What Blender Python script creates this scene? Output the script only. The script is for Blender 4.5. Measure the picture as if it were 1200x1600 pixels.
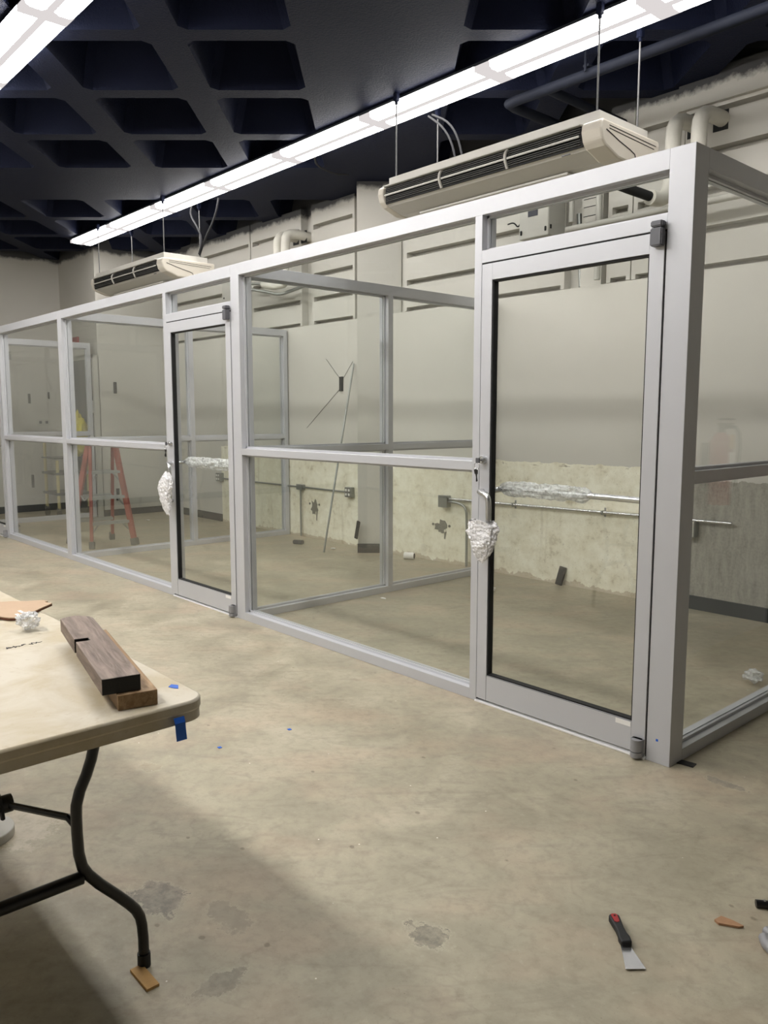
import bpy, bmesh, math, random
from mathutils import Vector, Matrix, noise
random.seed(7)
S = bpy.context.scene
for o in list(bpy.data.objects): bpy.data.objects.remove(o)
COL = S.collection

# ---------------------------------------------------------------- camera, world, exposure
cam = bpy.data.objects.new('camera', bpy.data.cameras.new('camera'))
COL.objects.link(cam)
cam.location = (1.5182, -2.9028, 1.40)
cam.rotation_euler = (math.radians(90 - 6.803), math.radians(0.0), math.radians(48.058))
cam.data.sensor_fit = 'VERTICAL'; cam.data.sensor_height = 24.0
cam.data.lens = 1250.7 / 1600 * 24.0
cam.data.clip_start = 0.05
S.camera = cam
W = bpy.data.worlds.new('world'); S.world = W; W.use_nodes = True
W.node_tree.nodes['Background'].inputs[0].default_value = (0.55, 0.6, 0.65, 1)
W.node_tree.nodes['Background'].inputs[1].default_value = 0.03
S.view_settings.view_transform = 'Standard'
S.view_settings.look = 'None'
S.view_settings.exposure = -0.12
S.view_settings.gamma = 1.0
S.view_settings.use_curve_mapping = False
S.cycles.transparent_max_bounces = 40
S.cycles.max_bounces = 8
S.cycles.diffuse_bounces = 4
TUBE = 33.0     # brightness of the fluorescent lenses of the open floor
TUBE_ROOMS = 21.0   # same tubes over the rooms, set dimmer to balance the light

# ---------------------------------------------------------------- material helpers
def srgb(r, g, b):
    f = lambda c: (c / 255) / 12.92 if c / 255 <= 0.04045 else ((c / 255 + 0.055) / 1.055) ** 2.4
    return (f(r), f(g), f(b), 1)

class NT:
    def __init__(s, name):
        s.m = bpy.data.materials.new(name); s.m.use_nodes = True
        s.t = s.m.node_tree; s.t.nodes.clear()
        s.out = s.t.nodes.new('ShaderNodeOutputMaterial')
    def n(s, typ, **kw):
        nd = s.t.nodes.new(typ)
        for k, v in kw.items():
            if k.startswith('i_'):
                key = k[2:]
                key = int(key) if key.isdigit() else key.replace('_', ' ')
                if hasattr(v, 'links') or isinstance(v, bpy.types.NodeSocket): s.t.links.new(v, nd.inputs[key])
                else: nd.inputs[key].default_value = v
            else: setattr(nd, k, v)
        return nd
    def link(s, a, b): s.t.links.new(a, b)
    def pos(s): return s.n('ShaderNodeNewGeometry').outputs['Position']
    def obj(s): return s.n('ShaderNodeTexCoord').outputs['Object']
    def noise(s, vec, scale, detail=4, rough=0.55, dist=0.0):
        nd = s.n('ShaderNodeTexNoise'); s.link(vec, nd.inputs['Vector'])
        nd.inputs['Scale'].default_value = scale; nd.inputs['Detail'].default_value = detail
        nd.inputs['Roughness'].default_value = rough; nd.inputs['Distortion'].default_value = dist
        return nd.outputs['Fac']
    def ramp(s, fac, stops):
        r = s.n('ShaderNodeValToRGB'); s.link(fac, r.inputs[0])
        e = r.color_ramp.elements
        while len(e) < len(stops): e.new(0.5)
        for el, (p, c) in zip(e, stops):
            el.position = p; el.color = c if isinstance(c, tuple) else (c, c, c, 1)
        return r.outputs[0]
    def mix(s, fac, a, b, mode='MIX'):
        m = s.n('ShaderNodeMix', data_type='RGBA', blend_type=mode)
        for sock, v in ((m.inputs[0], fac), (m.inputs[6], a), (m.inputs[7], b)):
            if isinstance(v, bpy.types.NodeSocket): s.link(v, sock)
            else: sock.default_value = v
        return m.outputs[2]
    def math(s, op, a, b=0.0, clamp=False):
        m = s.n('ShaderNodeMath', operation=op, use_clamp=clamp)
        for i, v in enumerate((a, b)):
            if isinstance(v, bpy.types.NodeSocket): s.link(v, m.inputs[i])
            else: m.inputs[i].default_value = v
        return m.outputs[0]
    def sep(s, v):
        x = s.n('ShaderNodeSeparateXYZ'); s.link(v, x.inputs[0]); return x.outputs
    def scaled(s, v, sx, sy, sz):
        m = s.n('ShaderNodeMapping'); s.link(v, m.inputs[0]); m.inputs['Scale'].default_value = (sx, sy, sz); return m.outputs[0]
    def bump(s, h, strength, dist=0.01):
        b = s.n('ShaderNodeBump'); b.inputs['Strength'].default_value = strength; b.inputs['Distance'].default_value = dist
        s.link(h, b.inputs['Height']); return b.outputs[0]
    def pbr(s, color, rough=0.5, metal=0.0, normal=None, spec=0.5, **kw):
        p = s.n('ShaderNodeBsdfPrincipled')
        for k, v in (('Base Color', color), ('Roughness', rough), ('Metallic', metal), ('Specular IOR Level', spec)):
            if isinstance(v, bpy.types.NodeSocket): s.link(v, p.inputs[k])
            else: p.inputs[k].default_value = v
        if normal: s.link(normal, p.inputs['Normal'])
        s.link(p.outputs[0], s.out.inputs[0]); return p

def plain(name, rgb, rough=0.5, metal=0.0, var=0.06, scale=30, bump=0.0, spec=0.5):
    t = NT(name); v = t.obj(); n = t.noise(v, scale, 3)
    c = srgb(*rgb)
    lo = tuple(x * (1 - var) for x in c[:3]) + (1,); hi = tuple(min(1, x * (1 + var)) for x in c[:3]) + (1,)
    col = t.mix(n, lo, hi)
    t.pbr(col, rough, metal, t.bump(n, bump) if bump else None, spec); return t.m

M = {}
M['alu'] = plain('clear anodized aluminium', (190, 191, 195), 0.42, 0.25, 0.03, 6)
M['steel'] = plain('brushed steel', (200, 200, 200), 0.25, 0.9, 0.05, 40)
M['galv'] = plain('galvanized conduit', (150, 152, 148), 0.35, 0.7, 0.1, 30)
M['darkgrey'] = plain('dark grey cast metal', (92, 92, 96), 0.45, 0.3, 0.05)
M['threshold'] = plain('bright aluminium threshold', (236, 236, 236), 0.3, 0.3, 0.02)
M['pipedark'] = plain('dark grey painted pipe', (20, 23, 32), 0.7, 0, 0.1, 20, 0.0, 0.12)
M['rodgrey'] = plain('dull threaded rod', (92, 92, 92), 0.5, 0.3, 0.1, 60)
M['galvdull'] = plain('dull cast aluminium', (140, 140, 142), 0.5, 0.2, 0.06)
M['black'] = plain('black rubber', (12, 12, 13), 0.6, 0, 0.1)
M['gasket'] = plain('black gasket', (6, 6, 7), 0.7, 0, 0.0)
M['blackmetal'] = plain('black painted steel', (16, 15, 15), 0.35, 0.0, 0.2, 60, 0.1)
M['acwhite'] = plain('off white sheet metal', (198, 195, 188), 0.4, 0, 0.02)
M['accream'] = plain('cream plastic', (208, 201, 188), 0.4, 0, 0.03, 8)
M['acdark'] = plain('dark air outlet', (14, 14, 15), 0.7)
M['pipewhite'] = plain('white pipe lagging', (205, 202, 192), 0.7, 0, 0.08, 14, 0.3)
M['boxgrey'] = plain('painted grey enclosure', (178, 176, 168), 0.55, 0, 0.05, 12)
M['navy'] = plain('dark navy label', (14, 16, 34), 0.5)
M['wiregrey'] = plain('grey cable jacket', (48, 48, 50), 0.7, spec=0.15)
M['red'] = plain('red enamel', (150, 22, 24), 0.35)
M['exitred'] = plain('dull red sign', (150, 50, 52), 0.5)
M['ladder'] = plain('red fibreglass', (150, 78, 68), 0.5, 0, 0.08, 20)
M['laddermetal'] = plain('ladder aluminium', (170, 172, 172), 0.4, 0.5)
M['yellow'] = plain('pale yellow fibreglass', (196, 182, 132), 0.5)
M['yellowbag'] = plain('yellow vinyl', (214, 196, 40), 0.5, 0, 0.15, 10, 0.4)
M['greyplastic'] = plain('grey plastic', (88, 88, 86), 0.5)
M['doordark'] = plain('dark grey door paint', (72, 74, 76), 0.55, 0, 0.04, 3)
M['white'] = plain('white paper', (232, 230, 226), 0.7, 0, 0.03)
M['bluetape'] = plain('blue masking tape', (20, 90, 190), 0.6)
M['cardboard'] = plain('brown cardboard', (174, 148, 122), 0.8, 0, 0.06, 50)
M['cardedge'] = plain('cardboard edge', (100, 60, 40), 0.9)
M['ink'] = plain('black pen ink', (25, 25, 32), 0.6)
M['base'] = plain('black vinyl skirting', (42, 45, 48), 0.45, 0, 0.1, 5)
M['tapered'] = plain('wood shim', (190, 150, 92), 0.7, 0, 0.15, 60)
M['splint'] = plain('splinter of wood', (160, 122, 90), 0.7, 0, 0.15, 90)
M['darkrail'] = plain('outlet face', (225, 224, 218), 0.4)
M['patch'] = plain('broken dark concrete', (112, 110, 100), 0.9, 0, 0.3, 60, 0.8)
M['fluohouse'] = plain('fixture housing grey', (70, 72, 78), 0.5)

def mat_lens(name='fluorescent lens', TUBE=TUBE):
    t = NT(name)
    e = t.n('ShaderNodeEmission'); e.inputs[0].default_value = (1.0, 0.975, 0.945, 1); e.inputs[1].default_value = TUBE
    t.link(e.outputs[0], t.out.inputs[0]); return t.m
M['lens'] = mat_lens()
M['lensbehind'] = mat_lens('fluorescent lens behind the camera', 58.0)  # unseen row, strength raised for a clearer table shadow
M['lensrooms'] = mat_lens('fluorescent lens over the rooms', TUBE_ROOMS)
def mat_lens_dim():
    t = NT('frosted acrylic between the tubes')
    e = t.n('ShaderNodeEmission'); e.inputs[0].default_value = (1.0, 0.94, 0.93, 1); e.inputs[1].default_value = 0.80
    t.link(e.outputs[0], t.out.inputs[0]); return t.m
M['lensdim'] = mat_lens_dim()

def mat_glass():
    t = NT('clear float glass')
    lw = t.n('ShaderNodeLayerWeight'); lw.inputs[0].default_value = 0.5
    f = t.math('POWER', lw.outputs['Facing'], 5.0)
    f = t.math('MULTIPLY_ADD', f, 0.9); f.node.inputs[2].default_value = 0.042
    tr = t.n('ShaderNodeBsdfTransparent'); tr.inputs[0].default_value = (0.972, 0.982, 0.974, 1)
    gl = t.n('ShaderNodeBsdfGlossy'); gl.inputs[0].default_value = (1, 1, 1, 1); gl.inputs['Roughness'].default_value = 0.012
    mx = t.n('ShaderNodeMixShader'); t.link(f, mx.inputs[0]); t.link(tr.outputs[0], mx.inputs[1]); t.link(gl.outputs[0], mx.inputs[2])
    t.link(mx.outputs[0], t.out.inputs[0]); return t.m
M['glass'] = mat_glass()

def mat_film(name, clear, col):
    t = NT(name); n = t.noise(t.obj(), 38, 3, 0.6, 1.2)
    b = t.bump(n, 0.9, 0.02)
    tr = t.n('ShaderNodeBsdfTransparent')
    p = t.n('ShaderNodeBsdfPrincipled'); p.inputs['Base Color'].default_value = col; p.inputs['Roughness'].default_value = 0.18
    p.inputs['Specular IOR Level'].default_value = 0.9
    t.link(b, p.inputs['Normal'])
    fac = t.ramp(n, [(0.35, clear - 0.2), (0.65, clear + 0.25)])
    mx = t.n('ShaderNodeMixShader'); t.link(fac, mx.inputs[0]); t.link(tr.outputs[0], mx.inputs[1]); t.link(p.outputs[0], mx.inputs[2])
    t.link(mx.outputs[0], t.out.inputs[0]); return t.m
M['film'] = mat_film('crinkled plastic film', 0.55, (0.85, 0.86, 0.86, 1))
M['bag'] = mat_film('white padded plastic bag', 0.88, (0.86, 0.85, 0.86, 1))

def mat_floor():
    t = NT('worn polished concrete'); p = t.pos()
    big = t.noise(p, 0.55, 4, 0.6, 0.6); mid = t.noise(p, 2.6, 6, 0.65, 0.8); fine = t.noise(p, 22, 6, 0.7); grit = t.noise(p, 160, 2, 0.6)
    rt = t.n('ShaderNodeMapping'); t.link(p, rt.inputs[0]); rt.inputs['Rotation'].default_value = (0, 0, math.radians(-48))
    streak = t.noise(t.scaled(rt.outputs[0], 1.3, 4.2, 1.0), 2.6, 6, 0.65, 1.2)
    pink = t.noise(t.scaled(rt.outputs[0], 1.0, 1.8, 1.0), 1.7, 3, 0.6)
    c = t.ramp(mid, [(0.28, srgb(136, 128, 110)), (0.5, srgb(164, 156, 135)), (0.72, srgb(186, 177, 156))])
    c = t.mix(t.ramp(big, [(0.35, 0.0), (0.65, 0.4)]), c, srgb(150, 144, 124))
    c = t.mix(t.ramp(streak, [(0.52, 0.0), (0.72, 0.5)]), c, srgb(128, 120, 104))
    c = t.mix(t.ramp(pink, [(0.48, 0.0), (0.66, 0.35)]), c, srgb(184, 160, 138))
    c = t.mix(t.ramp(fine, [(0.30, 0.38), (0.52, 0.0)]), c, srgb(118, 110, 94))
    c = t.mix(t.ramp(fine, [(0.60, 0.0), (0.80, 0.35)]), c, srgb(208, 198, 178))
    c = t.mix(t.ramp(grit, [(0.68, 0.0), (0.74, 0.5)]), c, srgb(84, 78, 68))
    wig = t.noise(p, 14, 7, 0.78)
    s = t.sep(p)
    def blotch(c, x, y, rx, ry, col, amt):
        dx = t.math('DIVIDE', t.math('SUBTRACT', s[0], x), rx); dy = t.math('DIVIDE', t.math('SUBTRACT', s[1], y), ry)
        d = t.math('SQRT', t.math('ADD', t.math('MULTIPLY', dx, dx), t.math('MULTIPLY', dy, dy)))
        d = t.math('ADD', d, t.math('MULTIPLY', t.math('SUBTRACT', wig, 0.5), 3.2))
        c = t.mix(t.ramp(d, [(0.95, amt * 0.35), (1.0, 0.0)]), c, srgb(196, 186, 164))
        a_ = t.math('MULTIPLY', t.ramp(fine, [(0.38, 0.35), (0.58, 1.0)]), t.ramp(d, [(0.80, amt), (0.88, 0.0)]))
        return t.mix(a_, c, col)
    for b in ((0.09, -1.46, .072, .05, srgb(100, 96, 86), .8), (-0.55, -1.93, .11, .08, srgb(96, 92, 88), .75),
              (-0.33, -1.82, .10, .05, srgb(112, 106, 94), .45), (-1.40, -1.55, .06, .035, srgb(136, 124, 100), .6),
              (0.22, 0.03, .09, .03, srgb(108, 106, 98), .7), (-0.12, -1.98, .04, .09, srgb(98, 94, 84), .6),
              (0.28, -0.25, .12, .10, srgb(150, 142, 122), .35), (-1.25, -2.1, .16, .13, srgb(196, 186, 168), .6)):
        c = blotch(c, *b)
    # scattered white chips
    v = t.n('ShaderNodeTexVoronoi'); t.link(p, v.inputs['Vector']); v.inputs['Scale'].default_value = 8.0
    c = t.mix(t.ramp(v.outputs['Distance'], [(0.018, 0.9), (0.026, 0.0)]), c, srgb(236, 232, 222))
    v2 = t.n('ShaderNodeTexVoronoi'); t.link(t.scaled(p, 1.0, 1.3, 1), v2.inputs['Vector']); v2.inputs['Scale'].default_value = 5.0
    pit = t.math('ADD', v2.outputs['Distance'], t.math('MULTIPLY', t.math('SUBTRACT', fine, 0.5), 0.12))
    c = t.mix(t.ramp(pit, [(0.035, 0.6), (0.055, 0.0)]), c, srgb(104, 96, 80))
    cr = t.math('ABSOLUTE', t.math('SUBTRACT', t.noise(rt.outputs[0], 1.1, 4, 0.62, 0.4), 0.5))
    c = t.mix(t.math('MULTIPLY', t.ramp(cr, [(0.0, 0.16), (0.006, 0.0)]), t.ramp(mid, [(0.45, 0.0), (0.55, 1.0)])), c, srgb(110, 102, 86))
    r = t.ramp(mid, [(0.3, 0.34), (0.7, 0.52)])
    h = t.math('ADD', t.math('MULTIPLY', fine, 0.5), mid)
    t.pbr(c, r, 0.0, t.bump(h, 0.12, 0.01), 0.42); return t.m
M['floor'] = mat_floor()

def mat_wall(name, raw=False):
    t = NT(name); p = t.pos(); s = t.sep(p)
    n1 = t.noise(p, 1.3, 5, 0.6); n2 = t.noise(p, 9, 5, 0.65); n3 = t.noise(p, 60, 3, 0.6)
    c = t.mix(n1, srgb(184, 181, 173), srgb(196, 193, 185))
    if raw:
        rc = t.ramp(n2, [(0.25, srgb(176, 166, 140)), (0.40, srgb(220, 215, 194)), (0.62, srgb(234, 231, 214)), (0.8, srgb(238, 236, 222))])
        rc = t.mix(t.ramp(n1, [(0.40, 0.0), (0.75, 0.28)]), rc, srgb(208, 198, 166))
        rc = t.mix(t.ramp(n3, [(0.62, 0.0), (0.72, 0.4)]), rc, srgb(120, 108, 86))
        run = t.noise(t.scaled(p, 14, 1, 0.9), 1.0, 3)
        rc = t.mix(t.ramp(run, [(0.62, 0.0), (0.8, 0.35)]), rc, srgb(150, 138, 108))
        lower = t.ramp(t.math('ADD', s[2], t.math('MULTIPLY', n2, 0.05)), [(0.0, 1.0), (1.0, 0.0)])
        edge = t.math('LESS_THAN', t.math('ADD', s[2], t.math('MULTIPLY', n2, 0.06)), 1.045)
        ch = t.math('MULTIPLY', t.math('GREATER_THAN', s[2], 0.985), t.math('GREATER_THAN', t.noise(t.scaled(p, 6, 1, 22), 1.5, 5, 0.7), 0.60))
        rc = t.mix(t.math('MULTIPLY', ch, 0.75), rc, srgb(122, 112, 92))
        left = t.math('GREATER_THAN', s[0], -7.87); right = t.math('LESS_THAN', s[0], -1.50)
        fac = t.math('MULTIPLY', edge, t.math('MULTIPLY', left, right))
        c = t.mix(fac, c, rc)
        # stained foot of the wall
        foot = t.math('LESS_THAN', t.math('ADD', s[2], t.math('MULTIPLY', n2, 0.16)), 0.115)
        c = t.mix(t.math('MULTIPLY', foot, t.math('MULTIPLY', fac, 0.45)), c, srgb(150, 124, 98))
        # mottled grey lower part of the bay by the corner
        gv = t.noise(t.scaled(p, 16, 1, 3), 1.6, 6, 0.7)
        g = t.ramp(gv, [(0.3, srgb(112, 109, 102)), (0.7, srgb(160, 156, 146))])
        g = t.mix(t.ramp(n3, [(0.35, 0.0), (0.75, 0.45)]), g, srgb(176, 172, 160))
        gf = t.math('MULTIPLY', t.math('GREATER_THAN', s[0], -1.50), t.math('LESS_THAN', t.math('ADD', s[2], t.math('MULTIPLY', n2, 0.1)), 1.0))
        c = t.mix(gf, c, g)
    # overspray of the dark ceiling paint
    of = t.math('MULTIPLY', t.math('SUBTRACT', t.math('ADD', s[2], t.math('MULTIPLY', t.noise(p, 3.5, 7, 0.7), 0.20)), 3.715), 22.0, True)
    c = t.mix(t.math('MULTIPLY', of, 0.9), c, srgb(26, 28, 36))
    t.pbr(c, 0.6, 0.0, t.bump(n3, 0.12, 0.004), 0.3); return t.m
M['wall'] = mat_wall('off white wall paint')
M['wallraw'] = mat_wall('painted wall over raw concrete', True)

def mat_ceiling():
    t = NT('navy sprayed concrete'); p = t.pos()
    n = t.noise(p, 70, 4, 0.7); b = t.noise(p, 1.5, 3)
    c = t.mix(b, srgb(13, 18, 37), srgb(25, 29, 46))
    t.pbr(c, 0.6, 0.0, t.bump(n, 0.5, 0.012), 0.08); return t.m
M['ceiling'] = mat_ceiling()

def mat_table():
    t = NT('stained white table plastic'); p = t.obj()
    n = t.noise(p, 5, 5, 0.6, 0.5); f = t.noise(p, 60, 4, 0.6)
    c = t.mix(t.ramp(n, [(0.42, 0.0), (0.62, 0.8)]), srgb(190, 182, 164), srgb(170, 156, 126))
    c = t.mix(t.ramp(f, [(0.62, 0.0), (0.8, 0.5)]), c, srgb(150, 130, 100))
    sc = t.noise(t.scaled(p, 30, 3, 1), 1.2, 4, 0.6, 0.4)
    c = t.mix(t.ramp(sc, [(0.66, 0.0), (0.72, 0.35)]), c, srgb(160, 142, 112))
    t.pbr(c, 0.45, 0, t.bump(f, 0.15, 0.003), 0.4); return t.m
M['table'] = mat_table()

def mat_wood(name, a, b, ang):
    t = NT(name); v = t.obj()
    mp = t.n('ShaderNodeMapping'); t.link(v, mp.inputs[0]); mp.inputs['Rotation'].default_value = (0, 0, -ang)
    mp2 = t.scaled(mp.outputs[0], 2.2, 22, 22)
    n = t.noise(mp2, 1.6, 6, 0.65, 1.6)
    k = t.noise(t.scaled(mp.outputs[0], 6, 90, 90), 1.0, 3)
    c = t.mix(t.ramp(n, [(0.3, 0.0), (0.7, 1.0)]), a, b)
    c = t.mix(t.ramp(k, [(0.5, 0.0), (0.8, 0.5)]), c, tuple(x * 0.55 for x in a[:3]) + (1,))
    t.pbr(c, 0.65, 0, t.bump(n, 0.3, 0.004), 0.3); return t.m
WA = math.radians(-12.2)
M['woodgrey'] = mat_wood('weathered grey timber', srgb(90, 76, 68), srgb(148, 132, 120), WA)
M['woodtan'] = mat_wood('tan offcut timber', srgb(120, 92, 62), srgb(170, 142, 108), WA)

# ---------------------------------------------------------------- geometry helpers
class MB:
    def __init__(s): s.b = bmesh.new()
    def box(s, x0, x1, y0, y1, z0, z1, mat=None, bev=0.0):
        M4 = Matrix.Translation(((x0 + x1) / 2, (y0 + y1) / 2, (z0 + z1) / 2)) @ Matrix.Diagonal((abs(x1 - x0), abs(y1 - y0), abs(z1 - z0), 1))
        if mat is not None: M4 = mat @ M4
        r = bmesh.ops.create_cube(s.b, size=1.0, matrix=M4)
        if bev > 0:
            ed = list({e for v in r['verts'] for e in v.link_edges})
            bmesh.ops.bevel(s.b, geom=ed, offset=bev, segments=2, affect='EDGES', clamp_overlap=True)
        return s
    def cyl(s, a, b, r, r2=None, seg=16):
        a = Vector(a); b = Vector(b); d = b - a
        q = d.to_track_quat('Z', 'Y').to_matrix().to_4x4()
        bmesh.ops.create_cone(s.b, cap_ends=True, segments=seg, radius1=r, radius2=r if r2 is None else r2, depth=d.length,
                              matrix=Matrix.Translation((a + b) / 2) @ q)
        return s
    def tube(s, pts, r, seg=10, smooth=0, flat=None):
        pts = [Vector(p) for p in pts]
        for _ in range(smooth):
            q = [pts[0]]
            for a, b in zip(pts, pts[1:]): q += [a.lerp(b, .25), a.lerp(b, .75)]
            q.append(pts[-1]); pts = q
        rs = r if isinstance(r, (list, tuple)) else None
        rings = []; up = None
        for i, p in enumerate(pts):
            t = (pts[min(i + 1, len(pts) - 1)] - pts[max(i - 1, 0)]).normalized()
            if up is None: up = Vector((0, 0, 1)) if abs(t.z) < 0.9 else Vector((1, 0, 0))
            u = t.cross(up).normalized(); up = u.cross(t).normalized()
            rr = r if rs is None else rs[min(int(i * len(rs) / len(pts)), len(rs) - 1)]
            k2 = flat or 1
            rings.append([s.b.verts.new(p + u * math.cos(2 * math.pi * k / seg) * rr + up * math.sin(2 * math.pi * k / seg) * rr * k2) for k in range(seg)])
        for A, B in zip(rings, rings[1:]):
            for k in range(seg): s.b.faces.new((A[k], A[(k + 1) % seg], B[(k + 1) % seg], B[k]))
        s.b.faces.new(rings[0][::-1]); s.b.faces.new(rings[-1]); return s
    def prism(s, poly, axis, a0, a1):
        def mk(p, a):
            return {'x': (a, p[0], p[1]), 'y': (p[0], a, p[1]), 'z': (p[0], p[1], a)}[axis]
        A = [s.b.verts.new(mk(p, a0)) for p in poly]; B = [s.b.verts.new(mk(p, a1)) for p in poly]
        s.b.faces.new(A); s.b.faces.new(B[::-1])
        for i in range(len(poly)):
            j = (i + 1) % len(poly); s.b.faces.new((A[i], B[i], B[j], A[j]))
        return s
    def xf(s, m): bmesh.ops.transform(s.b, matrix=m, verts=s.b.verts); return s
    def build(s, name, mat, parent=None, loc=None, smooth=False, bevel=0.0):
        bmesh.ops.recalc_face_normals(s.b, faces=s.b.faces)
        base = Vector((0, 0, 0))
        if parent is not None:
            q = parent
            while q is not None: base += q.location; q = q.parent
        elif loc is not None: base = Vector(loc)
        bmesh.ops.translate(s.b, verts=s.b.verts, vec=-base)
        me = bpy.data.meshes.new(name); s.b.to_mesh(me); s.b.free()
        me.materials.append(mat)
        o = bpy.data.objects.new(name, me); COL.objects.link(o)
        if parent is not None: o.parent = parent
        else: o.location = base
        if smooth:
            for p in me.polygons: p.use_smooth = True
            me.set_sharp_from_angle(angle=math.radians(38))
        if bevel:
            md = o.modifiers.new('bevel', 'BEVEL'); md.width = bevel; md.segments = 2; md.limit_method = 'ANGLE'
        return o

def tag(o, label, cat, group=None, kind=None):
    if label: o['label'] = label
    if cat: o['category'] = cat
    if group: o['group'] = group
    if kind: o['kind'] = kind
    return o
def thing(name, loc, label, cat, group=None):
    o = bpy.data.objects.new(name, None); o.empty_display_size = 0.1
    COL.objects.link(o); o.location = loc
    return tag(o, label, cat, group)
def struct(o): o['kind'] = 'structure'; return o
def copy_tree(o, off=(0, 0, 0), parent=None):
    c = o.copy(); COL.objects.link(c)
    if parent is None: c.location = Vector(o.location) + Vector(off)
    else: c.parent = parent
    for ch in [x for x in COL.objects if x.parent == o]: copy_tree(ch, parent=c)
    return c

H = 2.40          # height of the storefront
ZC = 3.69         # underside of the ceiling ribs
YB = 2.62         # back wall plane

# ================================================================ SETTING
m = MB(); m.box(-11.0, 5.2, -7.2, 3.0, -0.12, 0.0); struct(m.build('floor', M['floor']))

# waffle ceiling, its grid turned about 48 degrees to the rooms
def ceiling():
    b = bmesh.new()
    a = math.radians(48.058)
    F = Vector((-math.sin(a), math.cos(a), 0)); R = Vector((math.cos(a), math.sin(a), 0)); O = Vector((1.5182, -2.9028, 0))
    fu = []; fv = []
    for k in range(-1, 12):          # forward rows
        if k < 7: fu.append((7.00 - .89 * k, 7.75 - .89 * k))
    fu = [(7.00 - .89 * k, 7.75 - .89 * k) for k in range(0, 7)] + [(8.85 + .89 * k, 9.60 + .89 * k) for k in range(0, 6)] + [(-.35 - .89 * k, .40 - .89 * k) for k in range(0, 7)]
    fv = [(-1.22 - .89 * k, -.55 - .89 * k) for k in range(0, 7)] + [(.47 + .89 * k, 1.14 + .89 * k) for k in range(0, 7)] + [(-8.57 - .89 * k, -7.90 - .89 * k) for k in range(0, 5)]
    fu.sort(); fv.sort()
    def breaks(iv, lo, hi):
        bs = [lo]
        for p, q in iv: bs += [p, q]
        bs.append(hi); return bs
    bu = breaks(fu, -8, 15); bv = breaks(fv, -14, 9)
    P = lambda u, v, z: O + F * u + R * v + Vector((0, 0, z))
    T = 0.09; D = 0.33; c = 0.05
    def quad(*ps):
        try: b.faces.new([b.verts.new(p) for p in ps])
        except ValueError: pass
    for i in range(len(bu) - 1):
        for j in range(len(bv) - 1):
            u0, u1, v0, v1 = bu[i], bu[i + 1], bv[j], bv[j + 1]
            if i % 2 == 1 and j % 2 == 1:
                lo = [(u0 + c, v0), (u1 - c, v0), (u1, v0 + c), (u1, v1 - c), (u1 - c, v1), (u0 + c, v1), (u0, v1 - c), (u0, v0 + c)]
                U0, U1, V0, V1 = u0 + T, u1 - T, v0 + T, v1 - T
                hi = [(U0 + c, V0), (U1 - c, V0), (U1, V0 + c), (U1, V1 - c), (U1 - c, V1), (U0 + c, V1), (U0, V1 - c), (U0, V0 + c)]
                for k in range(8):
                    l = (k + 1) % 8
                    quad(P(*lo[k], ZC), P(*lo[l], ZC), P(*hi[l], ZC + D), P(*hi[k], ZC + D))
                quad(*[P(*h, ZC + D) for h in hi])
                for (x, y), p, q in (((u0, v0), lo[0], lo[7]), ((u1, v0), lo[1], lo[2]), ((u1, v1), lo[3], lo[4]), ((u0, v1), lo[5], lo[6])):
                    quad(P(x, y, ZC), P(*p, ZC), P(*q, ZC))
            else:
                quad(P(u0, v0, ZC), P(u1, v0, ZC), P(u1, v1, ZC), P(u0, v1, ZC))
    for co, no in (((-11.0, 0, 0), (-1, 0, 0)), ((5.2, 0, 0), (1, 0, 0)), ((0, -7.2, 0), (0, -1, 0)), ((0, 2.9, 0), (0, 1, 0))):
        bmesh.ops.bisect_plane(b, geom=b.verts[:] + b.edges[:] + b.faces[:], plane_co=co, plane_no=no, clear_outer=True)
    bmesh.ops.remove_doubles(b, verts=b.verts, dist=0.0005)
    # slab above
    bmesh.ops.create_cube(b, size=1, matrix=Matrix.Translation((-2.9, -2.15, ZC + D + .12)) @ Matrix.Diagonal((16.2, 10.1, .2, 1)))
    me = bpy.data.meshes.new('ceiling'); b.to_mesh(me); b.free(); me.materials.append(M['ceiling'])
    o = bpy.data.objects.new('ceiling', me); COL.objects.link(o); struct(o)
ceiling()

# back wall: smooth lower panels, slotted precast boards above
m = MB()
m.box(-9.6, 5.2, YB, YB + .12, 0, 2.42)
m.box(-9.6, 5.2, YB + .09, YB + .2, 2.42, ZC + .36)
SL = [2.458, 2.717, 2.977, 3.236, 3.495]           # top edge of each slot
def bay(x0, x1, ztop=ZC + .02):
    e = .035
    m.box(x0, x0 + e, YB, YB + .10, 2.424, ztop); m.box(x1 - e, x1, YB, YB + .10, 2.424, ztop)
    z = 2.424
    for s_ in SL:
        # board below the slot, then the opening
        lo = s_ - .040
        if lo > z: m.box(x0 + e, x1 - e, YB, YB + .10, z, lo - .012)
        m.prism([(YB, lo - .012), (YB + .07, lo + .012), (YB + .10, lo + .012), (YB + .10, lo - .012)], 'x', x0 + e, x1 - e)
        z = s_
    m.box(x0 + e, x1 - e, YB, YB + .10, z, ztop)
bay(-9.44, -7.075); bay(-7.055, -6.02); bay(-5.83, -5.085)
bay(-4.33, -2.45); bay(-2.06, -1.855); bay(-1.845, -1.46)
bay(-1.455, 1.6); bay(1.62, 5.1)
m.box(-2.31, -2.12, YB + .02, YB + .10, 2.424, ZC)       # board marked block between the channels
struct(m.build('wall_back', M['wallraw']))
m = MB()
for z in (2.96, 3.03, 3.09, 3.16, 3.24): m.box(-2.295, -2.15, YB + .016, YB + .024, z - .002, z + .002, Matrix.Translation((0, 0, 0)))
struct(m.build('trim_1', M['gasket']))
m = MB(); m.box(-1.48, 5.1, YB - .012, YB, 0, .10); struct(m.build('baseboard_back', M['base']))
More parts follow.
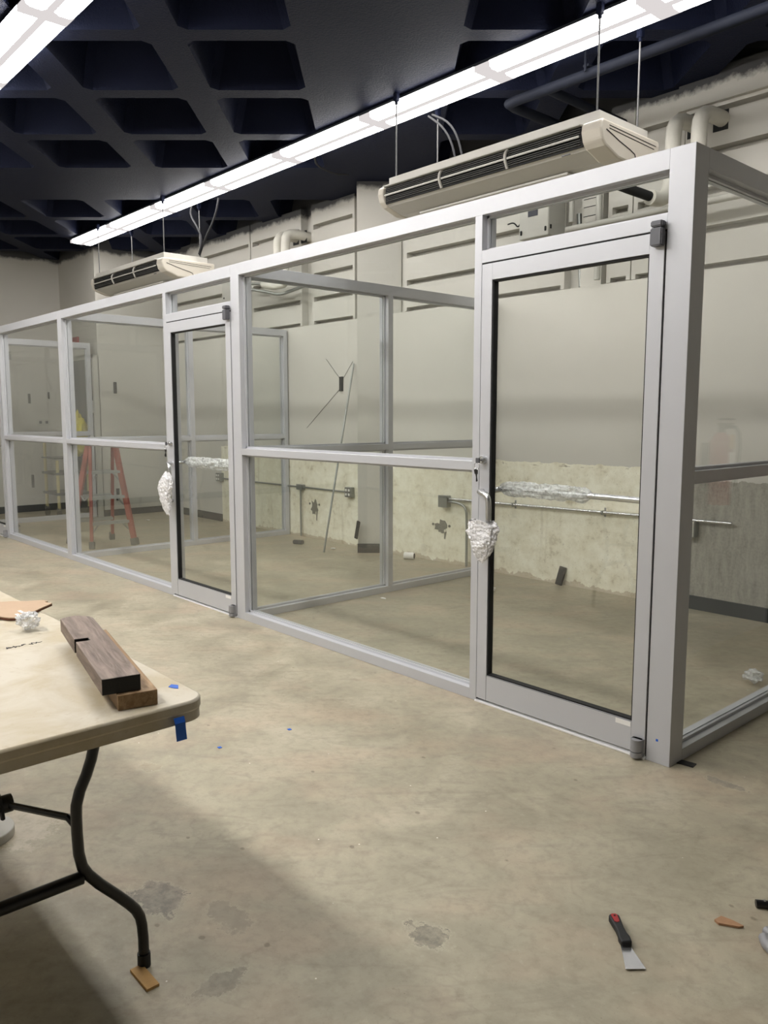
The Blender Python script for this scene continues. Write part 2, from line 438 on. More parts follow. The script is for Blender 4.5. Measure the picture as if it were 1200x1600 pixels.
m = MB(); m.box(-9.44, -7.87, YB - .012, YB, 0, .10); struct(m.build('baseboard_rear', M['base']))
m = MB(); m.box(-1.5, 5.2, YB - .035, YB, 3.52, ZC + .05); struct(m.build('trim_2', M['wall']))

# left wall and the block that stands out from the back left corner
m = MB(); m.box(-10.87, -10.75, -7.2, 2.9, 0, ZC + .36); struct(m.build('wall_left', M['wall']))
m = MB(); m.box(-10.75, -9.45, 1.65, 2.72, 0, ZC + .36); struct(m.build('wall_block', M['wall']))
m = MB(); m.box(-9.45, -9.438, 1.65, YB - .012, 0, .09); struct(m.build('baseboard_block', M['base']))
m = MB(); m.box(-10.75, -10.738, -7.0, 1.65, 0, .10); struct(m.build('baseboard_left', M['base']))
m = MB(); m.box(-11.0, 5.2, -7.2, -7.08, 0, ZC + .36); struct(m.build('wall_front', M['wall']))
m = MB(); m.box(5.08, 5.2, -7.2, 2.9, 0, ZC + .36); m.box(.6, 5.08, 1.25, YB - .04, 0, ZC); struct(m.build('wall_right', M['wall']))
# turned column by the back wall
A48 = math.radians(48.058)
Rv = Vector((math.cos(A48), math.sin(A48), 0)); Fv = Vector((-math.sin(A48), math.cos(A48), 0))
c0 = Vector((-4.745, 2.365, 0))
def orient(o, xax, yax): 
    mm = Matrix.Identity(4)
    mm.col[0][:3] = xax; mm.col[1][:3] = yax; mm.col[3][:3] = o; return mm
CM = orient(c0, Rv, Fv)
m = MB(); m.box(0, .44, 0, .30, 0, ZC + .02, CM); m.box(.44, .47, .03, .30, 0, ZC + .02, CM); struct(m.build('wall_column', M['wall']))
m = MB(); m.box(-.005, .42, -.014, 0, 0, .095, CM); struct(m.build('baseboard_column', M['base']))
# painted dark door in the block
m = MB(); m.box(-10.30, -9.50, 1.60, 1.66, .01, 2.19); d = struct(m.build('door_1', M['doordark']))
m = MB(); m.box(-10.36, -10.30, 1.58, 1.66, 0, 2.25); m.box(-9.50, -9.45, 1.58, 1.66, 0, 2.25); m.box(-10.36, -9.45, 1.58, 1.66, 2.19, 2.25)
m.build('door_frame', M['boxgrey'], d)
m = MB(); m.box(-9.60, -9.54, 1.59, 1.60, 1.45, 1.62, bev=.002); m.build('door_plate', M['white'], d)
# raised cracked patches in the raw concrete
def blob_patch(name, x, z, w, h, seed):
    random.seed(seed); m = MB(); n = 18
    poly = []
    for i in range(n):
        a = 2 * math.pi * i / n; r = random.uniform(.5, 1.15)
        poly.append((x + math.cos(a) * w * r, z + math.sin(a) * h * r))
    m.prism([(p[0], p[1]) for p in poly], 'y', YB - .004, YB + .01)
    for sx in (-1.7, 1.7): m.cyl((x + sx * .75 * w, YB - .008, z + .3 * h), (x + sx * .75 * w, YB + .01, z + .3 * h), .013, seg=9)
    m.prism([(x + .5 * w, z - .6 * h), (x + .8 * w, z - .5 * h), (x + .6 * w, z - 1.6 * h), (x + .45 * w, z - 1.5 * h)], 'y', YB - .004, YB + .01)
    struct(m.build(name, M['patch']))
blob_patch('trim_3', -5.82, .37, .07, .10, 3)
blob_patch('trim_4', -3.80, .34, .085, .07, 5)

# ================================================================ STOREFRONT FRAMING
Z0, Z1 = 1.142, 1.186      # middle rail
BR = 0.045                 # bottom and top rail height (front bays)
D0, D1 = 0.0, 0.10
def rail(par, x0, x1, y0, y1, z0, z1, name): 
    m = MB(); m.box(x0, x1, y0, y1, z0, z1); return m.build(name, M['alu'], par, bevel=.0012)
def pane_x(par, x0, x1, z0, z1, y=.05):
    m = MB(); m.box(x0, x1, y - .003, y + .003, z0, z1); g = m.build('glass_pane', M['glass'], par)
    s = MB(); t = .012
    for (a, b, c, d) in ((x0, x1, z0, z0 + t), (x0, x1, z1 - t, z1), (x0, x0 + t, z0, z1), (x1 - t, x1, z0, z1)):
        s.box(a, b, y - .016, y - .0035, c, d); s.box(a, b, y + .0035, y + .016, c, d)
    s.build('glazing_bead', M['alu'], g); return g
def pane_y(par, x, y0, y1, z0, z1):
    m = MB(); m.box(x - .003, x + .003, y0, y1, z0, z1); g = m.build('glass_pane', M['glass'], par)
    s = MB(); t = .012
    for (a, b, c, d) in ((y0, y1, z0, z0 + t), (y0, y1, z1 - t, z1), (y0, y0 + t, z0, z1), (y1 - t, y1, z0, z1)):
        s.box(x - .016, x - .0035, a, b, c, d); s.box(x + .0035, x + .016, a, b, c, d)
    s.build('glazing_bead', M['alu'], g); return g

XP = [0.0, -.103]                   # corner post
J1 = (-1.075, -1.031)               # jamb between door and pane
P2 = (-3.25, -3.147)                # post where the first divider meets
J2 = (-4.226, -4.178)
P3 = (-6.40, -6.30)
J3 = (-8.235, -8.19)
P4 = (-9.60, -9.50)
sf = thing('storefront_frame', (-3.2, .05, 0), 'long silver aluminium storefront frame with glass panes, facing the open floor', 'storefront frame')
m = MB(); m.box(-.103, 0, 0, .103, 0, H); m.build('corner_post', M['alu'], sf, bevel=.0015)
for a, b in (P2, P3, P4):
    m = MB(); m.box(a, b, 0, .10, 0, H); m.build('post', M['alu'], sf, bevel=.0015)
for a, b in (J1, J2, J3):
    m = MB(); m.box(a, b, 0, .10, 0, H - .075); m.build('mullion', M['alu'], sf, bevel=.0012)
for a, b in ((P2[1], -.103), (P3[1], P2[0]), (P4[1], P3[0])): rail(sf, a, b, 0, .10, H - .075, H, 'top_rail')
for a, b in ((P2[1], J1[0]), (P3[1], J2[0]), (J3[1], P3[0])):
    rail(sf, a, b, 0, .10, 0, .055, 'bottom_rail'); rail(sf, a, b, 0, .10, Z0, Z1, 'middle_rail')
    pane_x(sf, a, b, .055, Z0); pane_x(sf, a, b, Z1, H - .075)
for a, b in ((J1[1], -.103), (J2[1], P2[0]), (P4[1], J3[0])):
    rail(sf, a, b, 0, .10, 2.108, 2.165, 'door_header'); pane_x(sf, a, b, 2.165, H - .075)
    m = MB(); m.box(a, b, -.012, .10, 0, .009); m.build('threshold', M['threshold'], sf, bevel=.002)
    m = MB(); m.box(a, a + .012, .045, .058, .01, 2.108); m.box(b - .012, b, .045, .058, .01, 2.108); m.box(a, b, .045, .058, 2.096, 2.108)
    m.build('door_stop', M['gasket'], sf)
    m = MB(); m.box(a, a + .0055, .004, .044, .012, 2.108); m.box(b - .0055, b, .004, .044, .012, 2.108); m.box(a, b, .004, .044, 2.101, 2.108)
    m.build('gap_shade_strip', M['gasket'], sf)  # black fill added in the door gaps, standing in for their shade
m = MB(); m.box(-.062, -.052, -.0006, 0, .092, .102); m.build('tape_dot', M['bluetape'], sf)['label'] = 'tiny blue tape dot'

# ---------------------------------------------------------------- doors
def door(x0, x1, lab):
    y0, y1 = -.004, .040
    t = thing('glass_door', ((x0 + x1) / 2, .02, .012), lab, 'door', 'glass storefront doors')
    g = .006; a, b = x0 + g, x1 - g; zb, zt = .020, 2.100
    st = .062; tr = .075; br = .125
    for n, (p, q, r, s_) in (('stile', (a, a + st, zb, zt)), ('stile', (b - st, b, zb, zt)), ('top_rail', (a + st, b - st, zt - tr, zt)), ('bottom_rail', (a + st, b - st, zb, zb + br))):
        m = MB(); m.box(p, q, y0, y1, r, s_); m.build(n, M['alu'], t, bevel=.0012)
    X0, X1, U0, U1 = a + st, b - st, zb + br, zt - tr
    m = MB(); k = .007
    for (p, q, r, s_) in ((X0, X1, U0, U0 + k), (X0, X1, U1 - k, U1), (X0, X0 + k, U0, U1), (X1 - k, X1, U0, U1)): m.box(p, q, y0 + .006, y1 - .006, r, s_)
    m.build('gasket', M['gasket'], t)
    m = MB(); m.box(X0 + .001, X1 - .001, .016, .022, U0 + .001, U1 - .001); m.build('glass_pane', M['glass'], t)
    # offset pivots
    for z in (0.012, 2.04):
        m = MB()
        if z < 1: m.cyl((b - .026, -.022, .035), (b - .026, -.022, .085), .024); m.cyl((b - .026, -.022, .010), (b - .026, -.022, .031), .024); m.box(b - .050, b - .002, -.020, -.004, .012, .085)
        else: m.box(b - .044, b + .004, -.038, -.004, 2.045, 2.112, bev=.004); m.box(b - .044, b + .004, -.038, -.002, 2.116, 2.138, bev=.004)
        m.build('pivot_hinge', M['darkgrey'] if z > 1 else M['galvdull'], t, smooth=True)
    # pull handle
    hx = a + .028
    m = MB(); m.tube([(hx - .004, -.004, 1.045), (hx - .002, -.035, 1.045), (hx + .035, -.058, 1.045), (hx + .085, -.072, 1.035), (hx + .094, -.074, .99), (hx + .094, -.074, .81), (hx + .085, -.072, .765), (hx + .035, -.058, .755), (hx - .002, -.035, .755), (hx - .004, -.004, .755)], .0135, 14, 2)
    m.build('pull_handle', M['steel'], t, smooth=True)
    m = MB(); m.cyl((hx, -.004, 1.195), (hx, -.022, 1.195), .021, .018, 20); m.cyl((hx, -.022, 1.195), (hx, -.026, 1.195), .012, .012, 12)
    m.build('lock_cylinder', M['steel'], t, smooth=True)
    # push bar on the room side
    m = MB(); m.tube([(X0 - .02, .040, 1.045), (X0 - .02, .085, 1.05), (X0 + .02, .095, 1.055), (X1 - .02, .095, 1.055), (X1 + .02, .085, 1.05), (X1 + .02, .040, 1.045)], .014, 12, 1)
    m.build('push_bar', M['steel'], t, smooth=True)
    m = MB(); m.box(X1 - .075, X1 - .005, y0 - .0012, y0, .120, .140, Matrix.Identity(4)); m.build('sticker', M['white'], t)['label'] = 'small white sticker'
    m = MB(); m.box(a + st - .0008, a + st + .0008, y0 - .0006, y0 + .001, zb, zb + br); m.box(a + st, b - st, y0 - .0006, y0 + .001, zb + br - .001, zb + br)
    m.build('seam', M['gasket'], t)
    return t, hx
d1, h1 = door(J1[1], -.103, 'nearer glass door with grey pivot block, beside the big corner post')
d2, h2 = door(J2[1], P2[0], 'farther glass door with key ring in its lock, in front of the red ladder room side')
d3, h3 = door(P4[1], J3[0], 'third glass door of the storefront, mostly beyond the leftmost pane')

# keys
def keys(hx, n, lab):
    t = thing('key_ring', (hx, -.028, 1.19), lab, 'keys', 'keys hanging in door locks')
    m = MB(); m.cyl((hx, -.026, 1.195), (hx, -.044, 1.193), .003, seg=8); m.box(hx - .012, hx + .012, -.052, -.043, 1.182, 1.206, bev=.002); m.build('key', M['darkgrey'], t)
    ring = [(hx + .016 * math.cos(a) - .005, -.048, 1.168 + .016 * math.sin(a)) for a in [i * math.pi / 8 for i in range(17)]]
    m = MB(); m.tube(ring, .0016, 6); m.build('ring', M['steel'], t, smooth=True)
    for i in range(n):
        m = MB(); dx = -.014 + i * .012
        mt = Matrix.Translation((hx + dx, -.05 - i * .003, 1.152)) @ Matrix.Rotation(.25 * (i - 1), 4, 'Y')
        m.box(-.008, .008, -.001, .001, -.022, 0, mt, bev=.0006); m.box(-.003, .003, -.001, .001, -.058, -.022, mt)
        m.build('key', M['blackmetal'], t)
keys(h1, 2, 'small keys hanging from the lock of the nearer glass door')
keys(h2, 4, 'bunch of dark keys hanging from the lock of the farther glass door')

# plastic bags hung on the pulls
def bag(cx, cy, zt, zb, w, prof, seed, lab):
    m = MB(); rows = 40; seg = 44; rings = []
    for i in range(rows + 1):
        u = i / rows; z = zt + (zb - zt) * u
        k = prof(u)
        ring = []
        for j in range(seg):
            a = 2 * math.pi * j / seg
            rr = 1 + .20 * noise.noise(Vector((math.cos(a) * 1.4, math.sin(a) * 1.4, u * 3.5 + seed))) + .22 * noise.noise(Vector((math.cos(a) * 5, math.sin(a) * 5, u * 16 + seed)))
            ring.append(m.b.verts.new((cx + k[0] + math.cos(a) * w * k[1] * rr, cy + math.sin(a) * .030 * min(1, k[1] * 1.3) * rr, z + .006 * math.sin(a * 3))))
        rings.append(ring)
    for A, B in zip(rings, rings[1:]):
        for j in range(seg): m.b.faces.new((A[j], A[(j + 1) % seg], B[(j + 1) % seg], B[j]))
    m.b.faces.new(rings[-1])
    o = m.build('plastic_bag', M['bag'], None, (cx, cy, zt), smooth=False)
    return tag(o, lab, 'bag', 'plastic bags on the door pulls')
def pf1(u):
    pts = [(0, .95), (.15, 1.1), (.5, .92), (.8, .55), (1, .12)]
    for (a, b), (c, d) in zip(pts, pts[1:]):
        if u <= c: r = b + (d - b) * (u - a) / (c - a); break
    return (.010 * math.sin(u * 3), r)
def pf2(u):
    pts = [(0, .25), (.15, .75), (.35, 1.05), (.6, .75), (.85, .5), (1, .18)]
    for (a, b), (c, d) in zip(pts, pts[1:]):
        if u <= c: r = b + (d - b) * (u - a) / (c - a); break
    return (.02 - .05 * math.sin(u * 2.6) + .03 * u, r)
bag(h1 + .060, -.085, .915, .720, .080, pf1, 1.3, 'crinkled white bag tied on the pull of the nearer glass door')
bag(h2 + .050, -.085, .985, .66, .105, pf2, 4.1, 'drooping white bag on the pull of the farther glass door')

# bubble wrap on push bars
def wrap(x0, x1, r, z, lab):
    m = MB(); n = 90; seg = 22; rings = []
    for i in range(n + 1):
        u = i / n; x = x0 + (x1 - x0) * u
        e = min(1, u * 7 + .45) * min(1, (1 - u) * 8 + .5)
        ring = []
        for j in range(seg):
            a = 2 * math.pi * j / seg
            k = 1 + .35 * noise.noise(Vector((x * 18, math.cos(a) * 2, math.sin(a) * 2))) + .12 * noise.noise(Vector((x * 60, math.cos(a) * 5, math.sin(a) * 5)))
            ring.append(m.b.verts.new((x, .098 + math.cos(a) * r * .8 * e * k, z + math.sin(a) * r * e * k)))
        rings.append(ring)
    for A, B in zip(rings, rings[1:]):
        for j in range(seg): m.b.faces.new((A[j], A[(j + 1) % seg], B[(j + 1) % seg], B[j]))
    o = m.build('plastic_wrap', M['film'], None, ((x0 + x1) / 2, .098, z))
    return tag(o, lab, 'plastic wrap', 'plastic film round the push bars')
wrap(-.975, -.47, .034, 1.057, 'clear film wrapped round half the push bar of the nearer glass door')
wrap(-4.11, -3.33, .040, 1.055, 'clear film wrapped round the push bar of the farther glass door')

# ---------------------------------------------------------------- partitions running back
def partition(x0, x1, ya, yb, ymid, lab, endpost=True):
    t = thing('glass_partition', ((x0 + x1) / 2, (ya + yb) / 2, 0), lab, 'glass partition', 'glass partitions running to the back wall')
    e = .05
    segs = []
    ys = [ya] + ([ymid] if ymid else []) + [yb - e / 2]
    rail(t, x0, x1, ya, yb, H - .075, H, 'top_rail'); rail(t, x0, x1, ya, yb, 0, .05, 'bottom_rail')
    rail(t, x0, x1, yb - e, yb, .05, H - .075, 'end_post')
    parts = []
    if ymid: rail(t, x0, x1, ymid - .025, ymid + .025, .05, H - .075, 'mullion'); parts = [(ya, ymid - .025), (ymid + .025, yb - e)]
    else: parts = [(ya, yb - e)]
    xm = (x0 + x1) / 2
    for a, b in parts:
        rail(t, x0, x1, a, b, Z0, Z1, 'middle_rail'); pane_y(t, xm, a, b, .05, Z0); pane_y(t, xm, a, b, Z1, H - .075)
    return t
partition(-.10, 0, .103, 2.605, 1.36, 'outer glass side wall with dark grey rails, right of the big corner post')
partition(-3.25, -3.147, .10, 2.605, 1.36, 'glass divider between the room of the nearer door and the room of the farther door')
partition(-6.39, -6.30, .10, 2.605, 1.36, 'glass divider behind the farther door, between it and the ladder')
partition(-9.58, -9.50, .10, 1.57, None, 'shorter glass divider behind the leftmost pane, ending at the dark door')

# ================================================================ LIGHTS
def fixture(x0, x1, y0, lab, grp, lens='lens'):
    y1 = y0 + .27; zb = 3.615
    t = thing('fluorescent_light', ((x0 + x1) / 2, (y0 + y1) / 2, ZC), lab, 'light', grp)
    m = MB(); m.prism([(y0, zb + .045), (y1, zb + .045), (y1 - .02, ZC - .002), (y0 + .02, ZC - .002)], 'x', x0, x1); m.build('housing', M['fluohouse'], t)
    yc = (y0 + y1) / 2; g = .045
    for k, (a, b) in enumerate(((y0, yc - .018), (yc + .018, y1))):
        m = MB(); mid = (a + b) / 2
        poly = [(a, zb + .044), (a + .004, zb + .012), (mid - .03, zb), (mid + .03, zb), (b - .004, zb + .012), (b, zb + .044)]
        m.prism(poly, 'x', x0 + g + .02, x1 - g - .02); m.build('lens', M[lens], t)
    m = MB(); m.box(x0 + .001, x1 - .001, yc - .0175, yc + .0175, zb + .006, zb + .044)
    m.box(x0 + .001, x0 + g + .019, y0 + .001, y1 - .001, zb + .010, zb + .044); m.box(x1 - g - .019, x1 - .001, y0 + .001, y1 - .001, zb + .010, zb + .044)
    m.build('lens_divider', M['lensdim'], t)
    return t
NAMES = ['first from the far end', 'second from the far end', 'third from the far end', 'fourth from the far end', 'fifth from the far end', 'sixth from the far end', 'seventh from the far end', 'cut by the top edge']
for i in range(8):
    x0 = -9.11 + i * 1.167 - .02
    fixture(x0, min(x0 + 1.167, -.02), 1.218, 'glowing tube light over the rooms, ' + NAMES[i] + ' in the long row', 'tube lights over the rooms', 'lensrooms')
FR = ['glowing tube light of the front row, its end over the far wall', 'glowing tube light of the front row, second from the far wall', 'glowing tube light of the front row, third from the far wall',
      'glowing tube light cut by the left edge in the top corner of the picture', 'glowing tube light in the top left corner, nearer one past the lens joint', 'glowing tube light of the front row, above the folding table end', 'glowing tube light of the front row, last one by the corner post']
for i in range(7):
    x0 = -7.96 + i * 1.167
    fixture(x0, min(x0 + 1.167, -.02), -1.255, FR[i], 'tube lights of the front row')
for i in range(7):
    x0 = -7.96 + i * 1.167
    fixture(x0, x0 + 1.167, -3.72, 'glowing tube light in the row behind the camera', 'tube lights behind the camera', 'lensbehind')
# black sprinkler pipe
t = thing('ceiling_pipe', (-1.0, 1.68, 3.58), 'dark painted pipe with an elbow under the ceiling, above the nearer air conditioner', 'pipe')
m = MB(); m.tube([(5.0, 1.68, 3.57), (-2.20, 1.68, 3.57), (-2.285, 1.69, 3.57), (-2.30, 1.78, 3.57), (-2.30, 2.70, 3.57)], .035, 14); m.build('pipe', M['pipedark'], t, smooth=True)
m = MB(); m.tube([(-1.95, 1.68, 3.57), (-1.95, 2.70, 3.57)], .03, 12); m.build('branch_pipe', M['pipedark'], t, smooth=True)
for x in (-1.62, .8): m = MB(); m.tube([(x, 1.63, 3.57), (x, 1.63, 3.70)], .008, 8); m.box(x - .02, x + .02, 1.635, 1.725, 3.60, 3.615); m.build('pipe_hanger', M['pipedark'], t)

# ================================================================ AIR CONDITIONERS
def ac(dx, lab, xtra):
    t = thing('air_conditioner', (-2.09 + dx, 1.45, 2.86), lab, 'air conditioner', 'air conditioners hung from the ceiling')
    X0, X1 = -3.03 + dx, -1.15 + dx
    m = MB(); m.box(X0 + .075, X1 - .045, 1.165, 1.68, 3.03, 3.115); m.build('top_casing', M['acwhite'], t, bevel=.003)
    prof = [(1.145, 3.055), (1.125, 3.045), (1.118, 3.00), (1.135, 2.945), (1.17, 2.915), (1.30, 2.872), (1.50, 2.862), (1.64, 2.90), (1.735, 2.975), (1.745, 3.03), (1.74, 3.055)]
    body = [(1.155, 3.055), (1.155, 2.935), (1.18, 2.918), (1.31, 2.878), (1.50, 2.868), (1.63, 2.905), (1.725, 2.98), (1.73, 3.05)]
    m = MB(); m.prism(body, 'x', X0 + .05, X1 - .11); m.build('lower_shell', M['acwhite'], t)
    m = MB(); m.prism(prof, 'x', X0, X0 + .06); m.build('end_cap', M['accream'], t, bevel=.012)
    m = MB(); m.prism(prof, 'x', X1 - .135, X1); e = m.build('end_cap', M['accream'], t, bevel=.012)
    m = MB(); m.tube([(X1 + .001, 1.17, 3.0), (X1 + .001, 1.30, 2.965), (X1 + .001, 1.42, 2.94), (X1 + .001, 1.47, 2.925), (X1 + .001, 1.48, 2.90), (X1 + .001, 1.47, 2.875)], .003, 6)
    m.tube([(X1 + .001, 1.20, 3.028), (X1 + .001, 1.70, 3.018)], .002, 6); m.tube([(X1 + .001, 1.20, 3.012), (X1 + .001, 1.68, 2.998)], .002, 6)
    m.build('groove', M['wiregrey'], e)
    gx0, gx1 = X0 + .062, X1 - .137
    m = MB(); m.box(gx0, gx1, 1.146, 1.157, 2.932, 3.045); g = m.build('air_outlet', M['acdark'], t)
    L = gx1 - gx0; cuts = [gx0, gx0 + L * .335, gx0 + L * .672, gx1]
    for k in range(3):
        m = MB(); m.box(cuts[k] + .012, cuts[k + 1] - .012, 1.118, 1.128, 2.980, 2.992, bev=.003); m.build('vane', M['acwhite'], g)
        m = MB()
        for z in (2.944, 2.956, 2.968, 3.004, 3.016, 3.028): m.box(cuts[k] + .012, cuts[k + 1] - .012, 1.132, 1.146, z, z + .0026)
        m.build('slat', M['greyplastic'], g)
    for k in (1, 2):
        m = MB(); m.tube([(cuts[k], 1.150, 3.048), (cuts[k], 1.122, 3.02), (cuts[k], 1.118, 2.98), (cuts[k], 1.145, 2.932)], .010, 8, 1); m.build('outlet_divider', M['acwhite'], g, smooth=True)
    m = MB(); m.box(gx0, gx1, 1.112, 1.150, 3.044, 3.054, bev=.003); m.build('trim_strip', M['acwhite'], t)
    m = MB(); m.box(X1 - .30, X1 - .24, 1.17, 1.175, 2.9195, 2.926); m.build('nameplate', M['darkgrey'], t)
    m = MB(); m.box(X0 + .25, X1 - .35, 1.30, 1.58, 2.858, 2.870, bev=.004); 
    m.build('intake_panel', M['acwhite'], t)
    for x in (X0 + .13, X1 - .075):
        for y in (1.186, 1.61):
            m = MB(); m.cyl((x, y, 3.08), (x, y, 3.64), .0055, seg=10); r = m.build('hanger_rod', M['rodgrey'], t, smooth=True)
            m = MB(); m.box(x - .018, x + .018, y - .018, y + .018, 3.632, ZC, bev=.004); m.cyl((x, y, 3.612), (x, y, 3.632), .012, seg=8); m.build('rod_clamp', M['ceiling'], r)
    return t
ac(0, 'nearer off white air conditioner hung on rods above the nearer glass door', 1)
ac(-5.27, 'farther off white air conditioner hung on rods above the red ladder', 0)

# loose cables to the units
def cord(pts, r, mat, lab, cat='cable', name='electric_cable'):
    m = MB(); m.tube(pts, r, 7, 2); o = m.build(name, M[mat], None, pts[0], smooth=True); return tag(o, lab, cat)
cord([(-6.50, 1.53, 3.66), (-6.55, 1.53, 3.56), (-6.39, 1.53, 3.40), (-6.30, 1.53, 3.26), (-6.38, 1.53, 3.125)], .010, 'wiregrey', 'grey flexible cable bulging left above the farther air conditioner')
cord([(-5.95, 1.53, 3.62), (-6.00, 1.53, 3.50), (-6.10, 1.53, 3.38), (-6.24, 1.53, 3.27), (-6.42, 1.56, 3.125)], .010, 'wiregrey', 'grey flexible cable running down right of its twin to the farther air conditioner')
cord([(-2.92, 1.53, 3.62), (-2.76, 1.53, 3.50), (-2.66, 1.53, 3.34), (-2.62, 1.53, 3.125)], .008, 'wiregrey', 'grey cable dropping behind the far rod of the nearer air conditioner')
cord([(-2.88, 1.53, 3.62), (-2.70, 1.53, 3.52), (-2.60, 1.53, 3.36), (-2.55, 1.53, 3.125)], .008, 'wiregrey', 'second grey cable dropping to the middle of the nearer air conditioner')
cord([(-4.35, 1.55, 3.66), (-4.52, 1.70, 3.655), (-4.60, 1.95, 3.65), (-4.55, 2.10, 3.66)], .009, 'wiregrey', 'short cable along the dark ceiling above the turned column')

# ================================================================ WALL SERVICES (upper)
def lagged(dx, dy, lab, x, foot):
    t = thing('insulated_pipe', (x, 2.4, 3.0), lab, 'pipe', 'white lagged pipes out of the slotted wall')
    m = MB(); m.tube([(x + .05, YB + .08, 3.40), (x + .03, 2.50, 3.41), (x + .005, 2.42, 3.40), (x, 2.39, 3.34), (x, 2.39, foot + .1)] , .052, 16, 1)
    m.build('lagging', M['pipewhite'], t, smooth=True)
    m = MB(); m.cyl((x, 2.39, foot), (x, 2.39, foot + .12), .036, seg=12); m.build('pipe_end', M['pipewhite'], t, smooth=True)
    m = MB(); m.box(x - .02, x + .085, YB - .004, YB + .002, 3.33, 3.46); m.build('wall_opening', M['gasket'], t)
    return t
lagged(0, 0, 'white lagged pipe elbowing down beside the corner post top, farther one', -1.42, 3.05)
lagged(0, 0, 'white lagged pipe elbowing down beside the corner post top, nearer one', -1.235, 3.05)
lagged(0, 0, 'white lagged pipe by the wall channel, left of the turned column, farther one', -6.15, 3.10)
lagged(0, 0, 'white lagged pipe by the wall channel, left of the turned column, nearer one', -6.00, 3.0)
# tails below the lagging
t = thing('drain_pipe', (-1.5, 2.2, 2.9), 'black and white pipe end below the nearer air conditioner, beside the corner post', 'pipe')
m = MB(); m.tube([(-1.42, 2.39, 3.1), (-1.42, 2.37, 2.93), (-1.43, 2.28, 2.86), (-1.44, 2.15, 2.86)], .050, 14, 2); m.build('elbow', M['pipewhite'], t, smooth=True)
m = MB(); m.tube([(-1.44, 2.16, 2.865), (-1.52, 2.0, 2.905), (-1.60, 1.85, 2.95)], .032, 14); m.build('hose', M['acdark'], t, smooth=True)
t = thing('drain_pipe', (-6.2, 2.4, 2.85), 'grey pipes and white valve below the lagged pipes left of the turned column', 'pipe')
m = MB(); m.tube([(-6.8, 2.45, 2.90), (-6.45, 2.45, 2.83), (-6.2, 2.45, 2.77), (-6.05, 2.48, 2.80), (-5.8, 2.5, 2.83)], .018, 10, 1); m.build('pipe', M['galv'], t, smooth=True)
m = MB(); m.tube([(-6.9, 2.45, 2.98), (-6.5, 2.45, 2.93)], .016, 10); m.build('pipe', M['galv'], t, smooth=True)
m = MB(); m.tube([(-6.5, 2.42, 2.92), (-6.30, 2.42, 2.87), (-6.02, 2.42, 2.87), (-5.97, 2.39, 3.0)], .040, 12, 1); m.build('valve', M['pipewhite'], t, smooth=True)

t = thing('electrical_box', (-2.50, 2.5, 2.8), 'pale grey wall box with navy window, left of the grey conduits above the nearer door', 'electrical box')
m = MB(); m.box(-2.745, -2.455, 2.40, YB, 2.82, 3.22, bev=.004); m.build('body', M['boxgrey'], t)
m = MB(); m.box(-2.655, -2.560, 2.396, 2.401, 2.985, 3.10); m.build('window', M['navy'], t)
for x, z in ((-2.72, 2.87), (-2.48, 2.87)): m = MB(); m.box(x - .008, x + .008, 2.390, 2.401, z - .018, z + .018, bev=.003); m.build('latch', M['gasket'], t)
m = MB(); m.box(-2.458, -2.448, 2.42, 2.435, 2.87, 2.90); m.box(-2.458, -2.448, 2.42, 2.435, 3.12, 3.15); m.build('hinge', M['gasket'], t)
t = thing('electrical_box', (-7.25, 2.45, 2.8), 'small pale wall box under the end of the farther air conditioner', 'electrical box')
m = MB(); m.box(-7.39, -7.15, 2.40, YB, 2.80, 3.05, bev=.004); m.build('body', M['boxgrey'], t)
m = MB(); m.cyl((-7.34, 2.396, 2.85), (-7.34, 2.401, 2.85), .012, seg=10); m.build('latch', M['gasket'], t)
cord([(-2.96, 2.52, 3.00), (-2.88, 2.50, 3.0), (-2.83, 2.5, 2.94), (-2.78, 2.5, 3.05), (-2.77, 2.5, 3.25)], .006, 'wiregrey', 'loose grey wire curling left of the navy windowed wall box')
def conduit(pts, r, lab, mat='galv', sm=1, straps=()):
    t = thing('conduit', pts[0], lab, 'conduit')
    m = MB(); m.tube(pts, r, 12, sm); m.build('tube', M[mat], t, smooth=True)
    for (x, y, z, ax) in straps:
        m = MB(); k = r + .004
        if ax == 'x': m.box(x - .008, x + .008, y - k, YB, z - k, z + k, bev=.002); m.box(x - .008, x + .008, YB - .003, YB, z - k - .02, z + k + .02)
        else: m.box(x - k, x + k, y - k, YB, z - .008, z + .008, bev=.002)
        m.build('strap', M['galv'], t)
    return t
conduit([(-2.36, 2.57, 3.66), (-2.36, 2.57, 2.92)], .022, 'vertical grey conduit just right of the navy windowed wall box', 'boxgrey', 0, ((-2.36, 2.57, 3.2, 'z'),))
conduit([(-2.11, 2.57, 3.66), (-2.11, 2.57, 2.45)], .024, 'vertical grey conduit at the edge of the small slotted bays', 'boxgrey', 0, ((-2.11, 2.57, 3.2, 'z'),))
conduit([(-2.35, 2.50, 2.85), (.4, 2.50, 2.85)], .026, 'thick horizontal grey pipe passing right of the navy windowed wall box', 'boxgrey', 0)
conduit([(-2.32, YB + .05, 2.43), (-2.36, YB + .05, 3.0)], .02, 'grey pipe inside the wall channel below the navy windowed box', 'galv', 0)

